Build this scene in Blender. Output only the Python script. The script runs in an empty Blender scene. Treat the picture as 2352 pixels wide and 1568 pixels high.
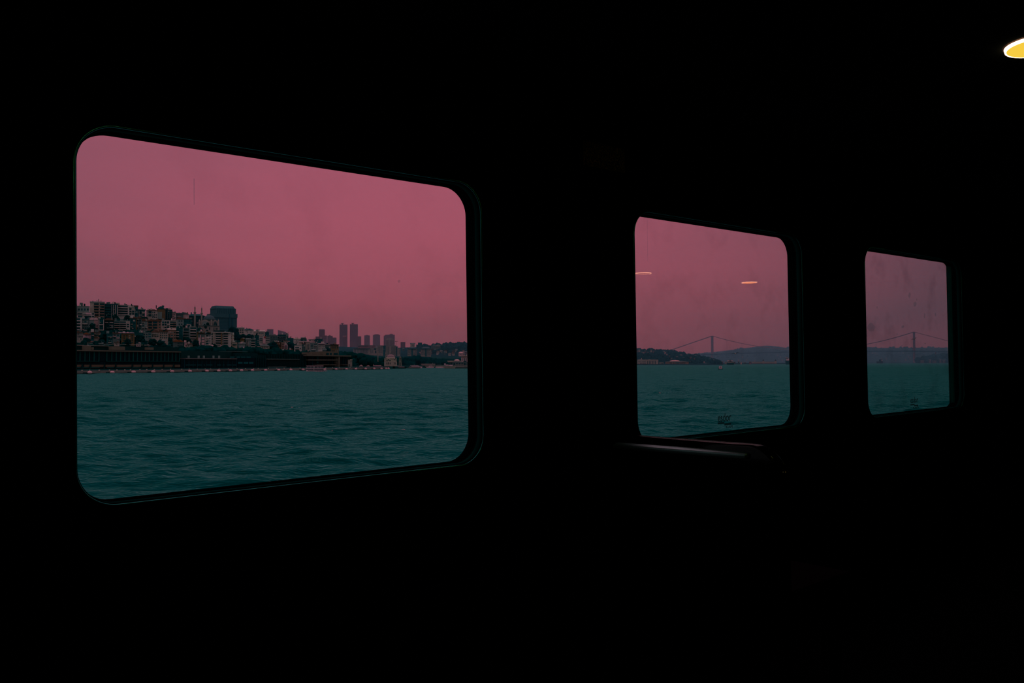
import bpy, bmesh, math, random
import numpy as np
from mathutils import Matrix, Vector

random.seed(7)
S = bpy.context.scene
COL = S.collection
FPX, CX, CY, HOR = 1960.0, 1176.0, 784.0, 831.0      # focal length and frame in pixels of the 2352 x 1568 photograph
EYE = 5.0                                            # eye height above the water (metres)

# ------------------------------------------------------------------ camera
PIT = math.atan((HOR - CY) / FPX)
cam_d = bpy.data.cameras.new('camera'); cam = bpy.data.objects.new('camera', cam_d); COL.objects.link(cam)
cam_d.sensor_width = 36.0; cam_d.lens = 36.0 * FPX / 2352.0
cam_d.clip_start = 0.05; cam_d.clip_end = 40000
cam.location = (0, 0, EYE); cam.rotation_euler = (math.pi / 2 + PIT, 0, 0)
S.camera = cam

# ------------------------------------------------------------------ sky
W = bpy.data.worlds.new('dusk_sky'); S.world = W; W.use_nodes = True
nt = W.node_tree; nt.nodes.clear()
def N(t, **kw):
    n = nt.nodes.new(t)
    for k, v in kw.items(): setattr(n, k, v)
    return n
def M(op, a, b=None, c=None, clamp=False):
    n = N('ShaderNodeMath', operation=op); n.use_clamp = clamp
    for i, v in enumerate((a, b, c)):
        if v is None: continue
        if isinstance(v, (int, float)): n.inputs[i].default_value = v
        else: nt.links.new(v, n.inputs[i])
    return n.outputs[0]
tc = N('ShaderNodeTexCoord')
sep = N('ShaderNodeSeparateXYZ'); nt.links.new(tc.outputs['Generated'], sep.inputs[0])
dx, dy, dz = sep.outputs
hl = M('SQRT', M('ADD', M('ADD', M('MULTIPLY', dx, dx), M('MULTIPLY', dy, dy)), 1e-6))
ga = math.radians(-5)
cosaz = M('DIVIDE', M('ADD', M('MULTIPLY', dx, math.sin(ga)), M('MULTIPLY', dy, math.cos(ga))), hl)
taz = M('MINIMUM', M('MULTIPLY', M('SUBTRACT', 1.0, cosaz), 4.6), 0.8)
ep = M('MAXIMUM', dz, 0.0)
tel = M('MULTIPLY', M('EXPONENT', M('MULTIPLY', M('POWER', M('DIVIDE', ep, 0.075), 1.6), -1.0)), 0.78)
cl = N('ShaderNodeTexNoise'); cl.inputs['Scale'].default_value = 1.0; cl.inputs['Detail'].default_value = 3
mp = N('ShaderNodeMapping'); mp.inputs['Scale'].default_value = (2.2, 2.2, 11); mp.inputs['Rotation'].default_value = (0, .12, .4)
nt.links.new(tc.outputs['Generated'], mp.inputs[0]); nt.links.new(mp.outputs[0], cl.inputs['Vector'])
tcl = M('MULTIPLY', M('SUBTRACT', cl.outputs['Fac'], 0.5), 0.5)
t = M('ADD', M('ADD', taz, tel), tcl, clamp=True)
mix = N('ShaderNodeMix', data_type='RGBA'); nt.links.new(t, mix.inputs['Factor'])
mix.inputs['A'].default_value = (0.385, 0.100, 0.158, 1); mix.inputs['B'].default_value = (0.128, 0.072, 0.098, 1)
zen = M('ADD', 1.0, M('MULTIPLY', M('MULTIPLY', M('SUBTRACT', dz, 0.25, clamp=True), 1.0), 2.6))   # overcast sky, brighter overhead
bg = N('ShaderNodeBackground'); nt.links.new(mix.outputs['Result'], bg.inputs['Color']); nt.links.new(zen, bg.inputs['Strength'])
wo = N('ShaderNodeOutputWorld'); nt.links.new(bg.outputs[0], wo.inputs['Surface'])

vs = S.view_settings; S.display_settings.display_device = 'sRGB'
vs.view_transform = 'Standard'; vs.look = 'None'; vs.exposure = 0.0; vs.gamma = 1.0; vs.use_curve_mapping = False
S.cycles.transparent_max_bounces = 24
S.cycles.volume_bounces = 0; S.cycles.max_bounces = 6; S.cycles.diffuse_bounces = 2; S.cycles.glossy_bounces = 3

# ------------------------------------------------------------------ materials
MATS = {}
def mat(name, col, rough=0.7, spec=0.25, var=0.18, scale=0.35, metal=0.0, bump=0.0):
    if name in MATS: return MATS[name]
    m = bpy.data.materials.new(name); m.use_nodes = True; t = m.node_tree
    b = t.nodes['Principled BSDF']
    b.inputs['Roughness'].default_value = rough; b.inputs['Metallic'].default_value = metal
    b.inputs['Specular IOR Level'].default_value = spec
    tcn = t.nodes.new('ShaderNodeTexCoord'); no = t.nodes.new('ShaderNodeTexNoise')
    no.inputs['Scale'].default_value = scale; no.inputs['Detail'].default_value = 4
    geo = t.nodes.new('ShaderNodeNewGeometry')
    t.links.new(geo.outputs['Position'], no.inputs['Vector'])
    mx = t.nodes.new('ShaderNodeMix'); mx.data_type = 'RGBA'
    mx.inputs['A'].default_value = (*[max(0, c * (1 - var)) for c in col], 1)
    mx.inputs['B'].default_value = (*[min(1, c * (1 + var)) for c in col], 1)
    t.links.new(no.outputs['Fac'], mx.inputs['Factor']); t.links.new(mx.outputs['Result'], b.inputs['Base Color'])
    if bump:
        bp = t.nodes.new('ShaderNodeBump'); bp.inputs['Strength'].default_value = bump; bp.inputs['Distance'].default_value = 0.01
        t.links.new(no.outputs['Fac'], bp.inputs['Height']); t.links.new(bp.outputs[0], b.inputs['Normal'])
    MATS[name] = m; return m
def emit(name, col, s):
    m = bpy.data.materials.new(name); m.use_nodes = True; t = m.node_tree; t.nodes.clear()
    e = t.nodes.new('ShaderNodeEmission'); e.inputs[0].default_value = (*col, 1); e.inputs[1].default_value = s
    o = t.nodes.new('ShaderNodeOutputMaterial'); t.links.new(e.outputs[0], o.inputs[0]); return m

PAL = dict(white=(.52, .76, .58), cream=(.42, .58, .41), pink=(.66, .66, .56), ochre=(.17, .19, .075), orange=(.27, .29, .18),
           grey=(.19, .42, .33), teal=(.008, .16, .14), dark=(.002, .060, .052), brown=(.036, .046, .022), tile=(.085, .060, .016),
           tower=(.03, .17, .16), steel=(.03, .17, .16), mid=(.09, .24, .19), stone=(.28, .42, .31), lead=(.06, .19, .18),
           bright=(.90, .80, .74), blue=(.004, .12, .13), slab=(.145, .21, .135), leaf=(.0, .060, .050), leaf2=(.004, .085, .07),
           far=(.22, .19, .165), faint=(.17, .22, .18), haze_pink=(.22, .22, .18), violet=(.19, .10, .10), hazy=(.21, .13, .12), domed=(.30, .34, .31), concrete=(.17, .27, .21), fender=(.90, .66, .60), red=(.4, .03, .02), hull=(.002, .10, .072))  # hazy, violet and far carry the haze's plum tint in their base colour
def P_(k): return mat('paint_' + k, PAL[k], var=.34, scale=.55, spec=.02)
GLASS_DARK = mat('dark_window_glass', (.003, .085, .078), rough=.25, spec=.03, var=.3, scale=.6)

# ------------------------------------------------------------------ shared meshes
def mesh_from(name, verts, faces, smooth=False):
    me = bpy.data.meshes.new(name); me.from_pydata([tuple(v) for v in verts], [], faces); me.update()
    if smooth:
        for p in me.polygons: p.use_smooth = True
    return me
def unit(kind):
    c = [(-.5, -.5, 0), (.5, -.5, 0), (.5, .5, 0), (-.5, .5, 0)]
    if kind == 'box':
        return mesh_from('box', [(x, y, z) for z in (-.5, .5) for x, y in ((-.5, -.5), (.5, -.5), (.5, .5), (-.5, .5))],
                         [(3, 2, 1, 0), (4, 5, 6, 7), (0, 1, 5, 4), (1, 2, 6, 5), (2, 3, 7, 6), (3, 0, 4, 7)])
    if kind == 'hip': return mesh_from('hip', c + [(-.22, 0, 1), (.22, 0, 1)], [(3, 2, 1, 0), (0, 1, 5, 4), (1, 2, 5), (2, 3, 4, 5), (3, 0, 4)])
    if kind == 'ridge': return mesh_from('ridge', c + [(-.5, 0, 1), (.5, 0, 1)], [(3, 2, 1, 0), (0, 1, 5, 4), (1, 2, 5), (2, 3, 4, 5), (3, 0, 4)])
    if kind == 'gable': return mesh_from('gable', c + [(0, -.5, 1), (0, .5, 1)], [(3, 2, 1, 0), (0, 1, 4), (1, 2, 5, 4), (2, 3, 5), (3, 0, 4, 5)])
    if kind == 'cyl' or kind == 'cone' or kind == 'octo':
        n = 8 if kind == 'octo' else 16
        bm = bmesh.new(); bmesh.ops.create_cone(bm, cap_ends=True, segments=n, radius1=.5, radius2=.5 if kind != 'cone' else .02, depth=1)
    elif kind == 'dome':
        bm = bmesh.new(); bmesh.ops.create_uvsphere(bm, u_segments=24, v_segments=14, radius=.5)
        bmesh.ops.delete(bm, geom=[v for v in bm.verts if v.co.z < -1e-4], context='VERTS')
        for v in bm.verts: v.co.z *= 2
    elif kind == 'arch':                                     # half disc standing on its flat side, depth along y
        n = 14; vs_ = []
        for y in (-.5, .5):
            vs_ += [(.5 * math.cos(math.pi * i / n), y, math.sin(math.pi * i / n)) for i in range(n + 1)]
        k = n + 1
        fs = [tuple(range(k - 1, -1, -1)), tuple(range(k, 2 * k))] + [(i, i + 1, k + i + 1, k + i) for i in range(n)] + [(n, 0, k, k + n)]
        fs = [tuple(range(k)), tuple(range(2 * k - 1, k - 1, -1))] + [(i + 1, i, k + i, k + i + 1) for i in range(n)] + [(0, n, k + n, k)]
        return mesh_from('arch', vs_, fs)
    elif kind.startswith('crown'):
        rnd = random.Random(int(kind[5:]) + 11); bm = bmesh.new()
        for i in range(30):
            a = rnd.uniform(0, 6.28); r = 0 if i == 0 else rnd.uniform(.12, .36); zc = rnd.uniform(-.38, .36)
            rad = .26 if i == 0 else rnd.uniform(.09, .17)
            g = bmesh.ops.create_icosphere(bm, subdivisions=3, radius=rad)
            for v in g['verts']:
                v.co = v.co * rnd.uniform(.8, 1.2) + Vector((r * math.cos(a), r * math.sin(a), zc * (1 - r * .8)))
    elif kind == 'ball':
        bm = bmesh.new(); bmesh.ops.create_icosphere(bm, subdivisions=3, radius=.5)
        for v in bm.verts: v.co.x = math.copysign(abs(v.co.x * 2) ** .6 / 2, v.co.x)
    elif kind == 'spire':                                    # cypress shaped crown
        rnd = random.Random(5); bm = bmesh.new(); bmesh.ops.create_icosphere(bm, subdivisions=3, radius=.5)
        for v in bm.verts:
            k = 1 - .5 * max(0, v.co.z); v.co = Vector((v.co.x * k, v.co.y * k, v.co.z)) * rnd.uniform(.9, 1.1)
    me = bpy.data.meshes.new(kind); bm.to_mesh(me); bm.free()
    if kind in ('cyl', 'dome', 'cone', 'ball'):
        for p in me.polygons: p.use_smooth = len(p.vertices) < 8
    return me
UM = {}
def um(kind, m):
    if (kind, m.name) not in UM:
        me = unit(kind) if kind not in UM else UM[kind].copy()
        UM.setdefault(kind, me)
        if me.materials: me = me.copy(); me.materials.clear()
        me.materials.append(m); UM[(kind, m.name)] = me
    return UM[(kind, m.name)]
def obj(name, me, parent=None, loc=(0, 0, 0), scale=(1, 1, 1), rot=(0, 0, 0)):
    o = bpy.data.objects.new(name, me); COL.objects.link(o)
    o.location = loc; o.scale = scale; o.rotation_euler = rot
    if parent is not None: o.parent = parent
    return o
def tag(o, label=None, cat=None, group=None, kind=None):
    for k, v in (('label', label), ('category', cat), ('group', group), ('kind', kind)):
        if v: o[k] = v
    return o

# ------------------------------------------------------------------ where a pixel of the photograph lies in the place
def ray(x, y):
    u = (x - CX) / FPX; v = (CY - y) / FPX
    return Vector((u, math.cos(PIT) - v * math.sin(PIT), math.sin(PIT) + v * math.cos(PIT)))
def at(x, y, z):
    r = ray(x, y); return Vector((0, 0, EYE)) + r * (z / r.y)
def lerp(x, xs, ys): return float(np.interp(x, xs, ys))
def zshore(x): return 9800.0 / lerp(x, [-900, -120, 177, 893, 925, 1000, 1075, 1240], [44.6, 32.6, 28, 17, 14.8, 13.4, 12.6, 10.5])
CREST_X = [-900, -120, 177, 300, 400, 500, 545, 600, 700, 780, 850, 900, 985, 1075, 1240]
CREST_Y = [724, 728, 730, 733, 742, 758, 764, 780, 790, 806, 815, 818, 816, 814, 812]
K0, K1 = 1.10, 1.85
def town_h(x, k):
    zs = zshore(x); E = (HOR - lerp(x, CREST_X, CREST_Y)) / FPX * zs * K1 + EYE
    if k < K0: return 1.9
    return 1.9 + (E - 1.9) * min(1, (k - K0) / (K1 - K0)) ** 1.0
def town_k(x, y):
    lo, hi = K0, K1
    for _ in range(30):
        mi = (lo + hi) / 2
        if HOR - (town_h(x, mi) - EYE) / (zshore(x) * mi) * FPX > y: lo = mi
        else: hi = mi
    return lo
def ridge_h(x, z):
    E = (HOR - lerp(x, [500, 560, 700, 830, 900, 985, 1005, 1040, 1075, 1300], [788, 790, 792, 798, 799, 795, 792, 790, 789, 790])) / FPX * 1700 + EYE
    return 1 + (E - 1) * max(0, min(1, (z - 1050) / 650))
def ridge_z(x, y):
    lo, hi = 1060, 1700
    for _ in range(30):
        mi = (lo + hi) / 2
        if HOR - (ridge_h(x, mi) - EYE) / mi * FPX > y: lo = mi
        else: hi = mi
    return lo

class Facade:
    """A thing standing in the landscape; its front is a vertical plane, its features are laid out on that plane."""
    def __init__(s, name, label, cat, xc, z, base, yaw=0, group=None, ends=None):
        if ends:
            (xa, za), (xb, zb) = ends; A = at(xa, HOR, za); B = at(xb, HOR, zb)
            s.o = Vector(((A.x + B.x) / 2, (A.y + B.y) / 2, base)); th = math.atan2(B.y - A.y, B.x - A.x)
        else:
            p = at(xc, HOR, z); s.o = Vector((p.x, p.y, base)); th = -math.atan2(p.x, p.y) + yaw
        s.ex = Vector((math.cos(th), math.sin(th), 0)); s.ey = Vector((-math.sin(th), math.cos(th), 0))
        s.e = bpy.data.objects.new(name, None); COL.objects.link(s.e); s.e.location = s.o; s.e.rotation_euler = (0, 0, th)
        s.e.empty_display_size = 1
        tag(s.e, label, cat, group); s.th = th
    def loc(s, x, y, d=0.0):
        r = ray(x, y); c = Vector((0, 0, EYE)); o = s.o + s.ey * d
        t = (o - c).dot(s.ey) / r.dot(s.ey); p = c + r * t - s.o
        return p.dot(s.ex), p.z
    def add(s, name, kind, m, ctr, dim, parent=None, rot=(0, 0, 0)):
        return obj(name, um(kind, m), parent or s.e, ctr, dim, rot)
    def box(s, name, m, xa, xb, ya, yb, d0, d1, kind='box', parent=None):
        ym = (ya + (yb if yb is not None else ya)) / 2
        a, _ = s.loc(xa, ym, d0); b, _ = s.loc(xb, ym, d0)
        _, zt = s.loc((xa + xb) / 2, ya, d0); zb = 0.0 if yb is None else s.loc((xa + xb) / 2, yb, d0)[1]
        h = max(.05, zt - zb); zc = (zt + zb) / 2 if kind in ('box', 'cyl', 'cone', 'octo', 'spire') or kind.startswith('crown') else zb
        return s.add(name, kind, m, ((a + b) / 2, (d0 + d1) / 2, zc), (max(.05, b - a), max(.02, abs(d1 - d0)), h), parent)
    def width(s, xa, xb, y): return s.loc(xb, y)[0] - s.loc(xa, y)[0]

def building(x0, x1, yt, yb, wall, label, roof=None, win=(), yaw=0.0, name='apartment_block', cat='building', z=None, base=None, deep=None, ridge=False, group=None):
    """One building: body, roof, each window and each balcony slab a part."""
    xc = (x0 + x1) / 2
    if z is None:
        if ridge: z = ridge_z(xc, yb); base = ridge_h(xc, z) - 2
        else: k = town_k(xc, yb); z = zshore(xc) * k; base = town_h(xc, k) - 2.5
    F = Facade(name, label, cat, xc, z, base, yaw, group)
    w = F.width(x0, x1, yt); dp = deep or max(6.0, w * .8)
    wm = P_(wall) if isinstance(wall, str) else wall
    F.box('wall', wm, x0, x1, yt, None, 0, dp)
    _, H = F.loc(xc, yt)
    if roof:
        kind, rc, yp = roof
        a, _ = F.loc(x0 - .8, yt); b, _ = F.loc(x1 + .8, yt); _, zp = F.loc(xc, yp)
        F.add('roof', kind, P_(rc), ((a + b) / 2, dp / 2, H), (b - a, dp + 1.2, max(.4, zp - H)))
    else:
        F.box('roof_slab', P_('grey' if wall not in ('dark', 'teal', 'tower') else 'teal'), x0 - .3, x1 + .3, yt - .6, yt, -.3, dp + .3)
    if cat == 'building' and not ridge and z < 1200:
        for q in range(random.choice((1, 2, 3))):
            xr = random.uniform(x0 + .15 * (x1 - x0), x1 - .15 * (x1 - x0)); hr = random.uniform(.5, 1.6); wr = random.uniform(.5, 1.6)
            F.add('roof_box', 'box', P_(random.choice(('grey', 'white', 'mid', 'dark', 'pink'))), (F.loc(xr, yt)[0], random.uniform(.5, 2.5), H + hr / 2 + .2), (wr, wr, hr + .4))
        for q in range(random.choice((0, 1, 2, 3))):
            xr = random.uniform(x0 + .1 * (x1 - x0), x1 - .1 * (x1 - x0)); hr = random.uniform(.15, .85) * min(H, 14)
            F.add('awning', 'box', P_(random.choice(('white', 'pink', 'cream', 'grey', 'teal'))), (F.loc(xr, yt)[0], -.35, H - hr), (random.uniform(.8, 2.4), .8, random.uniform(.25, .6)))
    for wspec in win:
        kind = wspec[0]
        if kind == 'grid':
            _, xa, xb, ya, yb2, nc, nr, fw, fh = wspec[:9]
            cx_, cy_ = (xb - xa) / nc, (yb2 - ya) / nr
            for r in range(nr):
                for c in range(nc):
                    xm, ym = xa + (c + .5) * cx_, ya + (r + .5) * cy_
                    F.box('window', random.choice(WVAR), xm - cx_ * fw / 2, xm + cx_ * fw / 2, ym - cy_ * fh / 2, ym + cy_ * fh / 2, -.12, .2)
        elif kind == 'bands':                                    # recessed window band over a white balcony slab on each floor
            _, xa, xb, ya, yb2, n, fh = wspec[:7]; slab = P_(wspec[7]) if len(wspec) > 7 else wm
            h = (yb2 - ya) / n
            for i in range(n):
                y0 = ya + i * h
                F.box('window', GLASS_DARK, xa, xb, y0, y0 + h * fh, -.15, .2)
                F.box('balcony', slab, xa - .2, xb + .2, y0 + h * fh, y0 + h * (fh + .30), -1.1, .1)
        elif kind == 'cols':
            _, xa, xb, ya, yb2, n, fw = wspec[:7]; cm = P_(wspec[7])
            c = (xb - xa) / n
            for i in range(n + 1): F.box('column', cm, xa + i * c - fw / 2, xa + i * c + fw / 2, ya, yb2, -.7, .1)
        elif kind == 'rect':
            _, xa, xb, ya, yb2, mm, nm = wspec[:7]; pr = wspec[7] if len(wspec) > 7 else .3
            F.box(nm, GLASS_DARK if mm == 'glass' else P_(mm), xa, xb, ya, yb2, -pr, .2)
        elif kind == 'chim':
            _, xa, xb, ya, yb2, mm, nm = wspec[:7]
            F.box(nm, P_(mm), xa, xb, ya, yb2, dp * .35, dp * .35 + max(1.0, F.width(xa, xb, ya)))
    return F
CWORD = {'pink': 'pink', 'cream': 'cream', 'far': 'dusky pink', 'mid': 'grey', 'haze_pink': 'pinkish', 'faint': 'pale', 'white': 'white', 'grey': 'grey-green'}
def spots(rnd, n, fx, fw, gap=1.5, key=None, dy=2.4):
    """Up to n spots (x, width, ...) that do not crowd each other."""
    out = []; tries = 0
    while len(out) < n and tries < n * 60:
        tries += 1; c = (fx(len(out)), fw())
        q = c + ((key(c[0]),) if key else (0,))
        if all(abs(q[0] - o[0]) > (q[1] + o[1]) / 2 + gap or abs(q[2] - o[2]) > dy for o in out): out.append(q)
    return out
WVAR = [GLASS_DARK] * 8 + [P_('teal'), P_('teal'), P_('blue'), P_('grey'), P_('cream')]
B = building

# ================================================================== the cabin of the ferry
up = Vector((-1269, 90000, 1960)).normalized(); dv = Vector((2254, -11, 1960)); dv = (dv - up * dv.dot(up)).normalized()
nv = Vector((up.y * dv.z - up.z * dv.y, up.z * dv.x - up.x * dv.z, up.x * dv.y - up.y * dv.x))
if nv.z < 0: nv = -nv
def cam2world(v): return Vector((v.x, v.z * math.cos(PIT) - v.y * math.sin(PIT), v.z * math.sin(PIT) + v.y * math.cos(PIT)))
DW_, NW_, UW_ = cam2world(dv), cam2world(nv), cam2world(up)
SHIP = Matrix(((DW_.x, NW_.x, UW_.x, 0), (DW_.y, NW_.y, UW_.y, 0), (DW_.z, NW_.z, UW_.z, EYE), (0, 0, 0, 1)))   # cabin axes: along wall, outward, up (the boat heels a little)
def cab(x, y, D):
    c = Vector(((x - CX) / FPX, (CY - y) / FPX, 1)); t = D / c.dot(nv); return c.dot(dv) * t, c.dot(up) * t
D0, D1, DP = 2.343, 2.418, 2.392                     # inner face of the wall, outer face, glass
FLO, CEI = -1.25, 1.0
WALLM = mat('black_cabin_paint', (.004, .008, .007), rough=.6, spec=.0, var=.2, scale=6)
FRAMEM = mat('window_frame_paint', (.0, .055, .038), rough=.45, spec=.0, var=.2, scale=9)
BEADM = bpy.data.materials.new('window_bead_metal'); BEADM.use_nodes = True; _t = BEADM.node_tree; _t.nodes.clear()
_g = _t.nodes.new('ShaderNodeBsdfGlossy'); _g.inputs['Roughness'].default_value = .22; _n = _t.nodes.new('ShaderNodeTexNoise'); _n.inputs['Scale'].default_value = 14
_r = _t.nodes.new('ShaderNodeValToRGB'); _r.color_ramp.elements[0].color = (.012, .26, .19, 1); _r.color_ramp.elements[1].color = (.055, .80, .58, 1)
_c = _t.nodes.new('ShaderNodeTexCoord'); _t.links.new(_c.outputs['Object'], _n.inputs['Vector']); _t.links.new(_n.outputs['Fac'], _r.inputs[0]); _t.links.new(_r.outputs[0], _g.inputs['Color'])
_o = _t.nodes.new('ShaderNodeOutputMaterial'); _t.links.new(_g.outputs[0], _o.inputs[0])
RUBBER = mat('black_rubber', (.001, .004, .0035), rough=.6, spec=.0)
def ship_obj(name, me, parent=None, m=None):
    if m: me.materials.append(m)
    o = obj(name, me, parent)
    if parent is None: o.matrix_world = SHIP
    return o
def slab(a, b, c):
    (x0, x1), (y0, y1), (z0, z1) = a, b, c
    return [(x, y, z) for z in (z0, z1) for x, y in ((x0, y0), (x1, y0), (x1, y1), (x0, y1))], [(3, 2, 1, 0), (4, 5, 6, 7), (0, 1, 5, 4), (1, 2, 6, 5), (2, 3, 7, 6), (3, 0, 4, 7)]
def ship_box(name, a, b, c, m, parent=None, bevel=0.0, seg=3):
    v, f = slab(a, b, c); me = mesh_from(name, v, f)
    if bevel:
        bm = bmesh.new(); bm.from_mesh(me); bmesh.ops.bevel(bm, geom=bm.edges[:], offset=bevel, segments=seg, affect='EDGES', profile=.5); bm.to_mesh(me); bm.free()
        for p in me.polygons: p.use_smooth = True
    return ship_obj(name, me, parent, m)
S0, S1, NB = -3.2, 11.4, -3.4
for nm, a, b, c in (('floor', (S0, S1), (NB, D1), (FLO - .08, FLO)), ('ceiling', (S0, S1), (NB, D1), (CEI, CEI + .08)),
                    ('wall_back', (S0, S1), (NB - .08, NB), (FLO - .08, CEI + .08)), ('wall_left', (S0 - .08, S0), (NB - .08, D1), (FLO - .08, CEI + .08)),
                    ('wall_right', (S1, S1 + .08), (NB - .08, D1), (FLO - .08, CEI + .08))):
    tag(ship_box(nm, a, b, c, WALLM), kind='structure')
WIN = [(.584, 1.895), (2.725, 4.034), (4.715, 6.056)]; UT, UB, RC = .6175, -.3555, .098
def rrect(s0, s1, u0, u1, r, n=12):
    out = []
    for cx_, cz_, a0 in ((s1 - r, u1 - r, 0), (s0 + r, u1 - r, 90), (s0 + r, u0 + r, 180), (s1 - r, u0 + r, 270)):
        out += [(cx_ + r * math.cos(math.radians(a0 + 90 * i / n)), cz_ + r * math.sin(math.radians(a0 + 90 * i / n))) for i in range(n + 1)]
    return out
def window_wall():
    v, f = [], []; edges = [S0, 1.2 + 1.11, 4.375, 6.5, S1]
    cells = [(edges[0], edges[1], WIN[0]), (edges[1], edges[2], WIN[1]), (edges[2], edges[3], WIN[2])]
    DE = D1
    for a, b, (s0, s1) in cells:
        ring = rrect(s0, s1, UB, UT, RC); n = len(ring); q = n // 4
        cor = [(b, CEI), (a, CEI), (a, FLO), (b, FLO)]
        for D, flip in ((D0, False), (DE, True)):
            i0 = len(v); v += [(s, D, u) for s, u in ring]; c0 = len(v); v += [(s, D, u) for s, u in cor]
            for i in range(n):
                j = (i + 1) % n; ci, cj = i // q, j // q
                fc = [i0 + i, i0 + j, c0 + cj] + ([c0 + ci] if ci != cj else [])
                f.append(tuple(fc if flip else fc[::-1]))
            if D == D0: r0 = i0
            else:
                for i in range(n):
                    j = (i + 1) % n; f.append((r0 + i, r0 + j, i0 + j, i0 + i))
    for D in (D0, DE):
        i0 = len(v); v += [(edges[3], D, FLO), (S1, D, FLO), (S1, D, CEI), (edges[3], D, CEI)]; f.append((i0, i0 + 1, i0 + 2, i0 + 3) if D == D0 else (i0 + 3, i0 + 2, i0 + 1, i0))
    return mesh_from('wall_front', v, f)
tag(ship_obj('wall_front', window_wall(), m=WALLM), kind='structure')
def sweep(name, s0, s1, prof, r, m, parent, closed=True, bottom_only=False):
    """A profile of (offset outward from the opening, n) points swept round the rounded window opening."""
    v, f = [], []; k = len(prof)
    rings = [rrect(s0 - o, s1 + o, UB - o, UT + o, max(.01, r + o), 14) for o, _ in prof]
    n = len(rings[0])
    for i in range(n): v += [(rings[j][i][0], prof[j][1], rings[j][i][1]) for j in range(k)]
    for i in range(n):
        for j in range(k if closed else k - 1):
            a, b = i * k + j, i * k + (j + 1) % k; c, d = ((i + 1) % n) * k + (j + 1) % k, ((i + 1) % n) * k + j
            f.append((a, b, c, d))
    me = mesh_from(name, v, f); bm = bmesh.new(); bm.from_mesh(me); bmesh.ops.recalc_face_normals(bm, faces=bm.faces); bm.to_mesh(me); bm.free()
    for p in me.polygons: p.use_smooth = True
    return ship_obj(name, me, parent, m)

def pane_material(name, tint, dirt):
    m = bpy.data.materials.new(name); m.use_nodes = True; t = m.node_tree; t.nodes.clear()
    lw = t.nodes.new('ShaderNodeLayerWeight'); lw.inputs[0].default_value = .5
    p5 = t.nodes.new('ShaderNodeMath'); p5.operation = 'POWER'; p5.inputs[1].default_value = 5
    sc = t.nodes.new('ShaderNodeMath'); sc.operation = 'MULTIPLY_ADD'; sc.inputs[1].default_value = .96; sc.inputs[2].default_value = .04
    t.links.new(lw.outputs['Facing'], p5.inputs[0]); t.links.new(p5.outputs[0], sc.inputs[0])
    tr = t.nodes.new('ShaderNodeBsdfTransparent'); gl = t.nodes.new('ShaderNodeBsdfGlossy'); gl.inputs['Roughness'].default_value = 0.0
    no = t.nodes.new('ShaderNodeTexNoise'); no.inputs['Scale'].default_value = 5.0; no.inputs['Detail'].default_value = 6
    tcn = t.nodes.new('ShaderNodeTexCoord'); t.links.new(tcn.outputs['Object'], no.inputs['Vector'])
    rp = t.nodes.new('ShaderNodeValToRGB'); rp.color_ramp.elements[0].position = .50; rp.color_ramp.elements[1].position = .78
    rp.color_ramp.elements[0].color = (*tint, 1); rp.color_ramp.elements[1].color = (*[c * (1 - dirt) for c in tint], 1)
    t.links.new(no.outputs['Fac'], rp.inputs[0]); t.links.new(rp.outputs[0], tr.inputs[0])
    mx = t.nodes.new('ShaderNodeMixShader'); t.links.new(sc.outputs[0], mx.inputs[0]); t.links.new(tr.outputs[0], mx.inputs[1]); t.links.new(gl.outputs[0], mx.inputs[2])
    o = t.nodes.new('ShaderNodeOutputMaterial'); t.links.new(mx.outputs[0], o.inputs[0]); return m
PANES = [pane_material('window_glass', (1, 1, 1), .05), pane_material('window_glass_dusty', (.985, .99, .99), .08), pane_material('window_glass_dirty', (.93, .97, .97), .14)]
def smudge_material():
    m = bpy.data.materials.new('glass_grime'); m.use_nodes = True; t = m.node_tree; t.nodes.clear()
    tr = t.nodes.new('ShaderNodeBsdfTransparent'); tr.inputs[0].default_value = (.93, .97, .97, 1)
    no = t.nodes.new('ShaderNodeTexNoise'); no.inputs['Scale'].default_value = 60
    rp = t.nodes.new('ShaderNodeValToRGB'); rp.color_ramp.elements[0].color = (.80, .90, .90, 1); rp.color_ramp.elements[1].color = (.97, .99, .99, 1)
    t.links.new(no.outputs['Fac'], rp.inputs[0]); t.links.new(rp.outputs[0], tr.inputs[0])
    o = t.nodes.new('ShaderNodeOutputMaterial'); t.links.new(tr.outputs[0], o.inputs[0]); return m
GRIME = smudge_material()
def print_material(name, fac, col):
    m = bpy.data.materials.new(name); m.use_nodes = True; t = m.node_tree; t.nodes.clear()
    tr = t.nodes.new('ShaderNodeBsdfTransparent'); tl = t.nodes.new('ShaderNodeBsdfTranslucent'); tl.inputs[0].default_value = (*col, 1)
    mx = t.nodes.new('ShaderNodeMixShader'); mx.inputs[0].default_value = fac; t.links.new(tr.outputs[0], mx.inputs[1]); t.links.new(tl.outputs[0], mx.inputs[2])
    o = t.nodes.new('ShaderNodeOutputMaterial'); t.links.new(mx.outputs[0], o.inputs[0]); return m
PRINT = print_material('etched_print', .62, (.01, .05, .04)); PRINT_PALE = print_material('pale_etched_print', .14, (.04, .42, .30))
WLABEL = ['wide ferry window framing the hillside town and quay', 'middle ferry window with the bridge tower and a ghost lamp reflection', 'dirty ferry window furthest along the cabin wall']
windows = []
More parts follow.
